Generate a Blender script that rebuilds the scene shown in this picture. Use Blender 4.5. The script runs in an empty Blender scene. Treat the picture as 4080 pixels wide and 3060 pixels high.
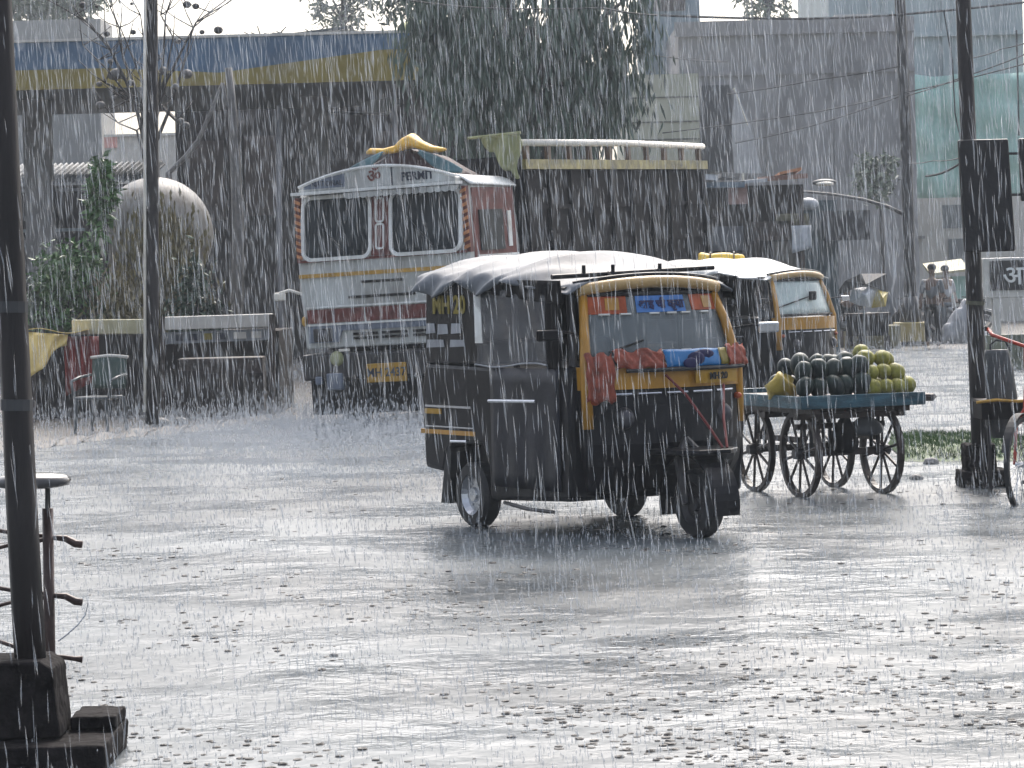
EXPOSURE = 1.25
HAZE = 0.0008
RIP = (0.013, 0.003, 0.05, 0.004)
RAIN_CLEAR = 0.78
RAIN = [(14000, 8, 38, (0.003, 0.0075), (0.07, 0.19), 1), (19000, 26, 60, (0.006, 0.012), (0.12, 0.28), 2), (200, 3.5, 7, (0.0015, 0.003), (0.06, 0.11), 3)]
SPLASH = [(3000, 2420, 3100, 3, (0.005, 0.021), (0.12, 0.35)), (900, 1900, 2420, 4, (0.010, 0.026), (0.12, 0.3))]
SPRAY_N = 80000
import bpy, bmesh, math, random
import numpy as np
from mathutils import Vector, Matrix, Euler
R = math.radians
random.seed(7)
rng = np.random.default_rng(7)
scene = bpy.context.scene
COL = scene.collection

# ------------------------------------------------------------------ camera
F, CX, CY, EYE, ROLL = 12000.0, 2040.0, 1530.0, 1.67, R(-1.5)
PITCH = math.atan(425 / F)
CAM_M = Matrix.Translation((0, 0, EYE)) @ Matrix.Rotation(R(90) - PITCH, 4, 'X') @ Matrix.Rotation(ROLL, 4, 'Z')
cam_d = bpy.data.cameras.new('camera')
cam_d.sensor_width = 36.0
cam_d.lens = F / 4080.0 * 36.0
cam_d.clip_start, cam_d.clip_end = 0.5, 900.0
cam = bpy.data.objects.new('camera', cam_d)
cam.matrix_world = CAM_M
COL.objects.link(cam)
scene.camera = cam
CR = CAM_M.to_3x3()

def ray(px, py):
    return CR @ Vector(((px - CX) / F, -(py - CY) / F, -1.0))
def P(px, py, Y):
    d = ray(px, py); t = Y / d.y
    return Vector((d.x * t, Y, EYE + d.z * t))
def G(px, py, z=0.0):
    d = ray(px, py); t = (z - EYE) / d.z
    return Vector((d.x * t, d.y * t, z))

# ------------------------------------------------------------------ materials
MATS = {}
def M(name, rgb, rough=0.45, metal=0.0, var=0.18, scale=5.0, bump=0.0, bscale=30.0, dark=None, spec=0.33, stretch=(1, 1, 1), trans=0.0, coat=0.0):
    if name in MATS: return MATS[name]
    m = bpy.data.materials.new(name); m.use_nodes = True
    nt = m.node_tree; b = nt.nodes['Principled BSDF']
    tc = nt.nodes.new('ShaderNodeTexCoord'); mp = nt.nodes.new('ShaderNodeMapping')
    mp.inputs['Scale'].default_value = stretch
    nt.links.new(tc.outputs['Object'], mp.inputs['Vector'])
    n = nt.nodes.new('ShaderNodeTexNoise'); n.inputs['Scale'].default_value = scale; n.inputs['Detail'].default_value = 6
    n.inputs['Roughness'].default_value = 0.65
    nt.links.new(mp.outputs[0], n.inputs['Vector'])
    r = nt.nodes.new('ShaderNodeValToRGB')
    lo = [max(0, c * (1 - var)) for c in rgb] if dark is None else dark
    hi = [min(1, c * (1 + var)) for c in rgb]
    r.color_ramp.elements[0].position = 0.3; r.color_ramp.elements[1].position = 0.7
    r.color_ramp.elements[0].color = (*lo, 1); r.color_ramp.elements[1].color = (*hi, 1)
    nt.links.new(n.outputs['Fac'], r.inputs[0]); nt.links.new(r.outputs[0], b.inputs['Base Color'])
    b.inputs['Roughness'].default_value = rough; b.inputs['Metallic'].default_value = metal
    b.inputs['Specular IOR Level'].default_value = spec
    if coat: b.inputs['Coat Weight'].default_value = coat; b.inputs['Coat Roughness'].default_value = 0.1
    if bump:
        n2 = nt.nodes.new('ShaderNodeTexNoise'); n2.inputs['Scale'].default_value = bscale; n2.inputs['Detail'].default_value = 4
        nt.links.new(mp.outputs[0], n2.inputs['Vector'])
        bp = nt.nodes.new('ShaderNodeBump'); bp.inputs['Strength'].default_value = bump; bp.inputs['Distance'].default_value = 0.02
        nt.links.new(n2.outputs['Fac'], bp.inputs['Height']); nt.links.new(bp.outputs[0], b.inputs['Normal'])
    MATS[name] = m
    return m

def clear_mat(name, rgb, fac, rough=0.12, var=0.25, scale=6):
    """see-through sheet: a share FAC of light passes, the rest meets a wet tinted surface"""
    m = M(name, rgb, rough, var=var, scale=scale)
    nt = m.node_tree; b = nt.nodes['Principled BSDF']; out = nt.nodes['Material Output']
    t = nt.nodes.new('ShaderNodeBsdfTransparent'); mx = nt.nodes.new('ShaderNodeMixShader'); mx.inputs[0].default_value = 1 - fac
    nt.links.new(t.outputs[0], mx.inputs[1]); nt.links.new(b.outputs[0], mx.inputs[2]); nt.links.new(mx.outputs[0], out.inputs[0])
    return m

# ------------------------------------------------------------------ mesh builder
CHIP = bpy.data.textures.new('chipped', 'CLOUDS'); CHIP.noise_scale = 0.06
def chip(o, k=0.014):
    q = o.modifiers.new('dice', 'SUBSURF'); q.subdivision_type = 'SIMPLE'; q.levels = q.render_levels = 4
    q = o.modifiers.new('chips', 'DISPLACE'); q.texture = CHIP; q.strength = k; q.mid_level = 0.6
    return o
class MB:
    def __init__(s): s.v = []; s.f = []
    def add(s, vs, fs):
        o = len(s.v); s.v += [tuple(v) for v in vs]; s.f += [tuple(i + o for i in f) for f in fs]; return s
    def box(s, c, d, rz=0.0, rx=0.0, ry=0.0):
        m = Euler((rx, ry, rz)).to_matrix()
        vs = [Vector(c) + m @ Vector((x * d[0] / 2, y * d[1] / 2, z * d[2] / 2)) for x in (-1, 1) for y in (-1, 1) for z in (-1, 1)]
        return s.add(vs, [(0, 1, 3, 2), (4, 6, 7, 5), (0, 4, 5, 1), (2, 3, 7, 6), (0, 2, 6, 4), (1, 5, 7, 3)])
    def span(s, a, b):
        return s.box([(a[i] + b[i]) / 2 for i in range(3)], [abs(b[i] - a[i]) for i in range(3)])
    def tube(s, pts, r, n=8):
        pts = [Vector(p) for p in pts]; k = len(pts)
        rs = r if isinstance(r, (list, tuple)) else [r] * k
        vs = []; up = None
        for i, p in enumerate(pts):
            t = (pts[min(i + 1, k - 1)] - pts[max(i - 1, 0)]).normalized()
            if up is None: up = Vector((0, 0, 1)) if abs(t.z) < 0.9 else Vector((1, 0, 0))
            a = t.cross(up)
            if a.length < 1e-4: a = t.cross(Vector((0, 1, 0)))
            a.normalize(); b = a.cross(t).normalized(); up = b
            for j in range(n):
                q = 2 * math.pi * j / n
                vs.append(p + a * math.cos(q) * rs[i] + b * math.sin(q) * rs[i])
        fs = [(i * n + j, i * n + (j + 1) % n, (i + 1) * n + (j + 1) % n, (i + 1) * n + j) for i in range(k - 1) for j in range(n)]
        fs += [tuple(range(n))[::-1], tuple((k - 1) * n + j for j in range(n))]
        return s.add(vs, fs)
    def lathe(s, prof, n=20, axis='z', c=(0, 0, 0), a0=0.0, a1=2 * math.pi):
        full = abs(a1 - a0 - 2 * math.pi) < 1e-6; m = n if full else n + 1
        vs = []
        for j in range(m):
            q = a0 + (a1 - a0) * j / n; co, si = math.cos(q), math.sin(q)
            for r_, h in prof:
                v = (r_ * co, r_ * si, h) if axis == 'z' else ((r_ * co, h, r_ * si) if axis == 'y' else (h, r_ * co, r_ * si))
                vs.append((v[0] + c[0], v[1] + c[1], v[2] + c[2]))
        k = len(prof); fs = []
        for j in range(n):
            j2 = (j + 1) % m
            for i in range(k - 1):
                fs.append((j * k + i, j2 * k + i, j2 * k + i + 1, j * k + i + 1))
        return s.add(vs, fs)
    def ring(s, R_, w, t, n=28, axis='y', c=(0, 0, 0), a0=0.0, a1=2 * math.pi):
        """closed rectangular-section ring, outer radius R_, radial thickness t, width w"""
        pr = [(R_, -w / 2), (R_, w / 2), (R_ - t, w / 2), (R_ - t, -w / 2), (R_, -w / 2)]
        return s.lathe(pr, n, axis, c, a0, a1)
    def ell(s, c, r, n=12, m=8):
        pr = []
        vs = []
        for i in range(m + 1):
            th = math.pi * i / m
            for j in range(n):
                q = 2 * math.pi * j / n
                vs.append((c[0] + r[0] * math.sin(th) * math.cos(q), c[1] + r[1] * math.sin(th) * math.sin(q), c[2] + r[2] * math.cos(th)))
        fs = [(i * n + j, (i + 1) * n + j, (i + 1) * n + (j + 1) % n, i * n + (j + 1) % n) for i in range(m) for j in range(n)]
        return s.add(vs, fs)
    def prism(s, poly, axis, t0, t1):
        """polygon in the two remaining axes (in xyz order) swept along AXIS from t0 to t1"""
        def mk(p, t):
            return {'x': (t, p[0], p[1]), 'y': (p[0], t, p[1]), 'z': (p[0], p[1], t)}[axis]
        n = len(poly)
        vs = [mk(p, t0) for p in poly] + [mk(p, t1) for p in poly]
        fs = [tuple(range(n)), tuple(range(n, 2 * n))[::-1]] + [(i, i + n, (i + 1) % n + n, (i + 1) % n) for i in range(n)]
        return s.add(vs, fs)
    def loft(s, secs, closed=True, caps=True):
        n = len(secs[0]); vs = [p for q in secs for p in q]; fs = []
        for i in range(len(secs) - 1):
            for j in range(n if closed else n - 1):
                fs.append((i * n + j, i * n + (j + 1) % n, (i + 1) * n + (j + 1) % n, (i + 1) * n + j))
        if caps and closed: fs += [tuple(range(n))[::-1], tuple((len(secs) - 1) * n + j for j in range(n))]
        return s.add(vs, fs)
    def grid(s, fn, nu, nv):
        vs = [fn(i / nu, j / nv) for i in range(nu + 1) for j in range(nv + 1)]
        fs = [(i * (nv + 1) + j, (i + 1) * (nv + 1) + j, (i + 1) * (nv + 1) + j + 1, i * (nv + 1) + j + 1) for i in range(nu) for j in range(nv)]
        return s.add(vs, fs)
    def move(s, m):
        s.v = [tuple(m @ Vector(v)) for v in s.v]; return s
    def build(s, name, mat, parent=None, smooth=False, bevel=0.0, solid=0.0, seg=2, sub=0, loc=None):
        me = bpy.data.meshes.new(name); me.from_pydata(s.v, [], s.f); me.validate()
        bm = bmesh.new(); bm.from_mesh(me); bmesh.ops.remove_doubles(bm, verts=bm.verts, dist=1e-5)
        bmesh.ops.recalc_face_normals(bm, faces=bm.faces); bm.to_mesh(me); bm.free()
        me.materials.append(mat)
        o = bpy.data.objects.new(name, me); COL.objects.link(o)
        if loc is not None: o.location = loc
        if parent is not None: o.parent = parent
        if smooth:
            me.polygons.foreach_set('use_smooth', [True] * len(me.polygons))
        if solid:
            q = o.modifiers.new('solid', 'SOLIDIFY'); q.thickness = solid; q.offset = 0
        if bevel:
            q = o.modifiers.new('bevel', 'BEVEL'); q.width = bevel; q.segments = seg; q.limit_method = 'ANGLE'; q.angle_limit = R(35)
        if sub:
            q = o.modifiers.new('sub', 'SUBSURF'); q.levels = sub; q.render_levels = sub
        return o

def tag(o, label=None, cat=None, group=None, kind=None):
    if label: o['label'] = label
    if cat: o['category'] = cat
    if group: o['group'] = group
    if kind: o['kind'] = kind
    return o
def thing(name, label, cat, loc=(0, 0, 0), rot=(0, 0, 0), group=None):
    o = bpy.data.objects.new(name, None); o.empty_display_size = 0.2; COL.objects.link(o)
    o.location = loc; o.rotation_euler = rot
    return tag(o, label, cat, group)
def kids(o): return [c for c in bpy.data.objects if c.parent == o]
def dup(root, loc, rot=None, label=None):
    r = root.copy(); COL.objects.link(r); r.location = loc
    if rot is not None: r.rotation_euler = rot
    if label: r['label'] = label
    for ch in kids(root):
        c = ch.copy(); COL.objects.link(c); c.parent = r
        for g in kids(ch):
            d = g.copy(); COL.objects.link(d); d.parent = c
    return r

FONT_CACHE = {}
def text_mb(body, size, depth, m, bold=0.0):
    """lettering as a mesh: text centred in its own xy plane, moved by matrix M"""
    cu = bpy.data.curves.new('lettering', 'FONT'); cu.body = body; cu.size = size; cu.extrude = depth; cu.offset = bold
    cu.align_x = 'CENTER'; cu.align_y = 'CENTER'; cu.resolution_u = 3
    ob = bpy.data.objects.new('lettering', cu); COL.objects.link(ob)
    bpy.context.view_layer.update()
    me = ob.evaluated_get(bpy.context.evaluated_depsgraph_get()).to_mesh()
    mb = MB(); mb.add([m @ v.co for v in me.vertices], [tuple(p.vertices) for p in me.polygons])
    ob.evaluated_get(bpy.context.evaluated_depsgraph_get()).to_mesh_clear()
    bpy.data.objects.remove(ob); bpy.data.curves.remove(cu)
    return mb
def face_m(origin, right, up):
    """matrix whose x runs along RIGHT, y along UP, z out of the face"""
    r = Vector(right).normalized(); u = Vector(up).normalized(); n = r.cross(u).normalized(); u = n.cross(r)
    m = Matrix.Identity(4)
    for i in range(3): m[i][0] = r[i]; m[i][1] = u[i]; m[i][2] = n[i]; m[i][3] = origin[i]
    return m

def soup(name, V, Fc, mat, label=None, cat=None, kind=None, parent=None, smooth=False):
    """numpy mesh: V (n,3), Fc (k,3 or 4)"""
    me = bpy.data.meshes.new(name); n = Fc.shape[1]
    me.vertices.add(len(V)); me.vertices.foreach_set('co', np.asarray(V, np.float32).ravel())
    me.loops.add(Fc.size); me.loops.foreach_set('vertex_index', Fc.astype(np.int32).ravel())
    me.polygons.add(len(Fc)); me.polygons.foreach_set('loop_start', np.arange(0, Fc.size, n, dtype=np.int32))
    try: me.polygons.foreach_set('loop_total', np.full(len(Fc), n, dtype=np.int32))
    except Exception: pass
    if smooth: me.polygons.foreach_set('use_smooth', np.ones(len(Fc), dtype=bool))
    me.update(calc_edges=True); me.materials.append(mat)
    o = bpy.data.objects.new(name, me); COL.objects.link(o)
    if parent is not None: o.parent = parent
    return tag(o, label, cat, None, kind)

def leaves(centers, length, width, droop, spread=0.5, r=None):
    """kite-shaped folded leaves, one at each centre; DROOP 0..1 is how far they hang. returns V, F"""
    r = r or rng; n = len(centers)
    d = r.normal(size=(n, 3)); d /= np.linalg.norm(d, axis=1)[:, None] + 1e-9
    d = d * (1 - droop) * spread + np.array([0, 0, -1.0]) * droop + r.normal(size=(n, 3)) * 0.12
    d /= np.linalg.norm(d, axis=1)[:, None]
    s = np.cross(d, r.normal(size=(n, 3))); s /= np.linalg.norm(s, axis=1)[:, None] + 1e-9
    u = np.cross(d, s)
    L = length * r.uniform(0.6, 1.3, (n, 1)); W = width * r.uniform(0.6, 1.3, (n, 1))
    c = np.asarray(centers)
    V = np.stack([c, c + d * L * 0.45 + s * W * 0.5, c + d * L, c + d * L * 0.45 - s * W * 0.5, c + d * L * 0.5 + u * W * 0.15], axis=1).reshape(-1, 3)
    b = np.arange(n)[:, None] * 5
    Fc = np.concatenate([b + np.array([[0, 1, 4]]), b + np.array([[1, 2, 4]]), b + np.array([[2, 3, 4]]), b + np.array([[3, 0, 4]])])
    return V, Fc

# ------------------------------------------------------------------ shared materials
BLACK = M('black_paint', (0.008, 0.008, 0.010), 0.38, var=0.7, bump=0.22, bscale=5, spec=0.15)
RUBBER = M('rubber', (0.02, 0.02, 0.021), 0.6, var=0.3)
DARKM = M('dark_metal', (0.035, 0.033, 0.034), 0.4, metal=0.3, var=0.4)
STEEL = M('wet_steel', (0.45, 0.46, 0.48), 0.25, metal=0.8, var=0.2)
WHITEP = M('white_paint', (0.72, 0.74, 0.73), 0.35, var=0.12, dark=(0.5, 0.48, 0.44), scale=3)
YELLOWP = M('auto_yellow', (0.4, 0.195, 0.02), 0.35, var=0.2, coat=0.3)
REDBROWN = M('red_brown_paint', (0.125, 0.036, 0.03), 0.6, var=0.4, scale=8)
WOOD = M('wet_wood', (0.09, 0.055, 0.035), 0.45, var=0.45, scale=6, bump=0.3, stretch=(1, 1, 0.2))
DARKWOOD = M('dark_wood', (0.035, 0.024, 0.02), 0.45, var=0.5, scale=8, bump=0.3)
CONC = M('concrete', (0.16, 0.155, 0.15), 0.6, var=0.3, scale=3, bump=0.2)
DCONC = M('wet_dark_concrete', (0.016, 0.014, 0.014), 0.85, var=0.7, scale=9, bump=0.8, bscale=16, spec=0.06)
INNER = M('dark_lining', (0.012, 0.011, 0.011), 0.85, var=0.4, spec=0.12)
# ------------------------------------------------------------------ world, sun, air
SUN_EL, SUN_AZ = R(48), R(12)
w = bpy.data.worlds.new('World'); scene.world = w; w.use_nodes = True
nt = w.node_tree; bg = nt.nodes['Background']
sky = nt.nodes.new('ShaderNodeTexSky'); sky.sky_type = 'NISHITA'; sky.sun_disc = False
sky.sun_elevation = SUN_EL; sky.sun_rotation = SUN_AZ; sky.air_density = 1.0; sky.dust_density = 6.0; sky.ozone_density = 1.0
hs = nt.nodes.new('ShaderNodeHueSaturation'); hs.inputs["Saturation"].default_value = 0.58
nt.links.new(sky.outputs[0], hs.inputs['Color']); nt.links.new(hs.outputs[0], bg.inputs['Color'])
bg.inputs['Strength'].default_value = 0.15
sl = bpy.data.lights.new('sun', 'SUN'); sl.energy = 0.6; sl.angle = R(40); sl.color = (1.0, 0.98, 0.96)
so = bpy.data.objects.new('sun', sl); COL.objects.link(so)
sd = Vector((math.sin(SUN_AZ) * math.cos(SUN_EL), math.cos(SUN_AZ) * math.cos(SUN_EL), math.sin(SUN_EL)))
so.rotation_euler = sd.to_track_quat('Z', 'Y').to_euler(); so.location = (0, 10, 30)
scene.view_settings.view_transform = 'Standard'; scene.view_settings.look = 'None'
scene.view_settings.gamma = 1.0; scene.view_settings.exposure = EXPOSURE
cy = scene.cycles
cy.use_denoising = True; cy.transparent_max_bounces = 24; cy.max_bounces = 8; cy.volume_bounces = 1
cy.sample_clamp_indirect = 4.0

# ------------------------------------------------------------------ ground, road, water
mud = M('wet_mud', (0.07, 0.06, 0.05), 0.35, var=0.5, scale=1.2, bump=0.6, bscale=9)
def ring_sheet(name, rects, z, mat):
    m = MB()
    for (x0, y0, x1, y1) in rects: m.add([(x0, y0, z), (x1, y0, z), (x1, y1, z), (x0, y1, z)], [(0, 1, 2, 3)])
    o = m.build(name, mat); return tag(o, kind='structure')
ring_sheet('ground', [(-260, -20, 260, 480)], 0.0, mud)

road_m = bpy.data.materials.new('flooded_road'); road_m.use_nodes = True
nt = road_m.node_tree; b = nt.nodes['Principled BSDF']
tc = nt.nodes.new('ShaderNodeTexCoord')
def noise(scale, detail=3, dist=0.0, rough=0.5, vec=None):
    n = nt.nodes.new('ShaderNodeTexNoise'); n.inputs['Scale'].default_value = scale; n.inputs['Detail'].default_value = detail
    n.inputs['Distortion'].default_value = dist; n.inputs['Roughness'].default_value = rough
    nt.links.new(vec or tc.outputs['Object'], n.inputs['Vector']); return n
def ramp(src, p0, c0, p1, c1):
    r = nt.nodes.new('ShaderNodeValToRGB'); r.color_ramp.elements[0].position = p0; r.color_ramp.elements[1].position = p1
    r.color_ramp.elements[0].color = (*c0, 1); r.color_ramp.elements[1].color = (*c1, 1); nt.links.new(src, r.inputs[0]); return r
def math_n(op, a, b_=None, v=None):
    n = nt.nodes.new('ShaderNodeMath'); n.operation = op; nt.links.new(a, n.inputs[0])
    if b_ is not None: nt.links.new(b_, n.inputs[1])
    if v is not None: n.inputs[1].default_value = v
    return n
big = noise(0.35, 4)
rc = ramp(big.outputs['Fac'], 0.35, (0.05, 0.058, 0.064), 0.68, (0.14, 0.158, 0.168))
nt.links.new(rc.outputs[0], b.inputs['Base Color'])
b.inputs['Roughness'].default_value = 0.27; b.inputs['IOR'].default_value = 1.33; b.inputs['Specular IOR Level'].default_value = 0.36
rgh = nt.nodes.new('ShaderNodeMapRange'); nt.links.new(noise(0.9, 4).outputs['Fac'], rgh.inputs[0])
rgh.inputs[1].default_value = 0.35; rgh.inputs[2].default_value = 0.65; rgh.inputs[3].default_value = 0.17; rgh.inputs[4].default_value = 0.38
nt.links.new(rgh.outputs[0], b.inputs['Roughness'])
rp1 = noise(7, 3, 0.6); rp2 = noise(26, 3, 0.4); rp3 = noise(1.6, 2)
vo = nt.nodes.new('ShaderNodeTexVoronoi'); vo.inputs['Scale'].default_value = 11.0; nt.links.new(tc.outputs['Object'], vo.inputs['Vector'])
crater = ramp(vo.outputs['Distance'], 0.0, (0, 0, 0), 0.45, (1, 1, 1))
el = crater.color_ramp.elements; e = el.new(0.22); e.color = (1.0, 1.0, 1.0, 1); el[-1].color = (0.45, 0.45, 0.45, 1)
keep = math_n('GREATER_THAN', nt.nodes.new('ShaderNodeSeparateColor').outputs[0], v=0.45)
nt.links.new(vo.outputs['Color'], keep.inputs[0].links[0].from_node.inputs[0])
cr = math_n('MULTIPLY', crater.outputs[0], keep.outputs[0])
h1 = math_n('MULTIPLY', rp1.outputs['Fac'], v=RIP[0]); h2 = math_n('MULTIPLY', rp2.outputs['Fac'], v=RIP[1]); h3 = math_n('MULTIPLY', rp3.outputs['Fac'], v=RIP[2]); h4 = math_n('MULTIPLY', cr.outputs[0], v=RIP[3])
s1 = math_n('ADD', h1.outputs[0], h2.outputs[0]); s2 = math_n('ADD', h3.outputs[0], h4.outputs[0]); s3 = math_n('ADD', s1.outputs[0], s2.outputs[0])
bp = nt.nodes.new('ShaderNodeBump'); bp.inputs['Strength'].default_value = 1.0; bp.inputs['Distance'].default_value = 1.0
nt.links.new(s3.outputs[0], bp.inputs['Height']); nt.links.new(bp.outputs[0], b.inputs['Normal'])

# outline of the flooded road: left edge runs along the stalls, right part runs on to the far market
edge = [G(-300, 1805), G(150, 1790), G(420, 1752), G(760, 1722), G(1100, 1672), G(1500, 1668), G(2100, 1560), G(2700, 1440), G(3060, 1425), G(3700, 1392), G(4300, 1385)]
poly = [Vector((-14, 4, 0))] + edge + [Vector((16, 4, 0))]
m = MB(); m.add([(p.x, p.y, 0.004) for p in poly], [tuple(range(len(poly)))])
tag(m.build('road', road_m), kind='structure')
# raised verge along the left edge
verge_m = M('verge_rubble', (0.07, 0.065, 0.06), 0.6, var=0.5, scale=5, bump=0.9, bscale=12)
def verge(u, v):
    a = edge[1:6]; t = u * (len(a) - 1); i = min(int(t), len(a) - 2); p = a[i].lerp(a[i + 1], t - i)
    h = 0.06 * math.sin(math.pi * v) ** 0.8 * (0.6 + 0.5 * math.sin(u * 37) * math.sin(u * 91 + v * 3)) + 0.005
    return (p.x + 0.05 * math.sin(u * 60), p.y + v * 1.6 - 0.1 + 0.1 * math.sin(u * 83), max(h, 0.006))
tag(MB().grid(verge, 120, 8).build('verge', verge_m, smooth=True), kind='structure')

# ------------------------------------------------------------------ haze box
hz = bpy.data.materials.new('rain_haze'); hz.use_nodes = True
nt = hz.node_tree; nt.nodes.remove(nt.nodes['Principled BSDF'])
pv = nt.nodes.new('ShaderNodeVolumePrincipled'); pv.inputs['Color'].default_value = (0.86, 0.93, 1.0, 1); pv.inputs['Density'].default_value = HAZE
pv.inputs['Anisotropy'].default_value = 0.0
nt.links.new(pv.outputs[0], nt.nodes['Material Output'].inputs['Volume'])
hb = MB().box((0, 85, 11.5), (150, 250, 27)).build('haze', hz); tag(hb, kind='stuff')
# ------------------------------------------------------------------ auto rickshaws
TARP = M('silver_tarpaulin', (0.12, 0.13, 0.145), 0.5, var=0.4, spec=0.25, scale=3, bump=0.15, bscale=10)
WHITETARP = M('white_roof_sheet', (0.62, 0.62, 0.6), 0.3, var=0.2, scale=2)
CREAMTRIM = M('cream_trim', (0.4, 0.27, 0.12), 0.3, var=0.15)
ORANGE = M('orange_cloth', (0.33, 0.06, 0.014), 0.5, var=0.4, scale=9)
PINKCLOTH = M('faded_red_cloth', (0.25, 0.06, 0.036), 0.55, var=0.55, scale=14)
BLUEC = M('blue_banner', (0.008, 0.12, 0.31), 0.4, var=0.2, scale=6)
SKYB = M('blue_sign', (0.05, 0.16, 0.42), 0.35, var=0.15)
NAVY = M('navy_lettering', (0.012, 0.012, 0.06), 0.5)
OCHRE = M('ochre_lettering', (0.2, 0.155, 0.02), 0.5, var=0.3)
GREYPRINT = M('grey_lettering', (0.28, 0.29, 0.31), 0.5, var=0.3)
GLASS = clear_mat('wet_windscreen', (0.2, 0.225, 0.235), 0.5)
CLEARGLASS = clear_mat('misted_windscreen', (0.52, 0.6, 0.58), 0.2, var=0.15)
PLASTIC = clear_mat('plastic_curtain', (0.3, 0.3, 0.31), 0.8, var=0.3, scale=3)
REDROPE = M('red_rope', (0.13, 0.018, 0.018), 0.6)
LENS = M('lamp_lens', (0.05, 0.048, 0.055), 0.15, metal=0.1)
PLATE = M('yellow_plate', (0.36, 0.2, 0.02), 0.4)
BLUESHEET = M('blue_door_sheet', (0.004, 0.005, 0.011), 0.5, var=0.5, scale=4, bump=0.2, bscale=10)

def wheel(root, c, r=0.22, w_=0.13, rim=True, name='wheel'):
    b = MB()
    pr = [(r * 0.62, -w_ / 2), (r * 0.9, -w_ / 2), (r, -w_ * 0.3), (r, w_ * 0.3), (r * 0.9, w_ / 2), (r * 0.62, w_ / 2), (r * 0.62, -w_ / 2)]
    b.lathe(pr, 28, 'y')
    t = b.build('tyre', RUBBER, root, smooth=False, loc=c); t.name = name
    h = MB(); h.lathe([(0.0, -w_ * 0.32), (r * 0.2, -w_ * 0.36), (r * 0.24, -w_ * 0.2), (r * 0.5, -w_ * 0.16), (r * 0.62, -w_ * 0.44), (r * 0.66, -w_ * 0.4), (r * 0.66, w_ * 0.4), (r * 0.62, w_ * 0.44), (r * 0.5, w_ * 0.16), (r * 0.24, w_ * 0.2), (r * 0.2, w_ * 0.36), (0, w_ * 0.32)], 24, 'y')
    for k in range(6):
        a = k * math.pi / 3
        for s in (-1, 1): h.lathe([(0, s * w_ * 0.24), (0.009, s * w_ * 0.24), (0.009, s * w_ * 0.16)], 6, 'y', (r * 0.36 * math.cos(a), 0, r * 0.36 * math.sin(a)))
    h.build('rim', STEEL if rim else DARKM, t, smooth=False)
    return t

def cowl_section(x, hw, bulge, z, n=14):
    pts = []
    for i in range(n + 1):
        a = -1 + 2 * i / n
        pts.append((x + bulge * (1 - abs(a) ** 2.4), hw * a, z))
    return pts

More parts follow.
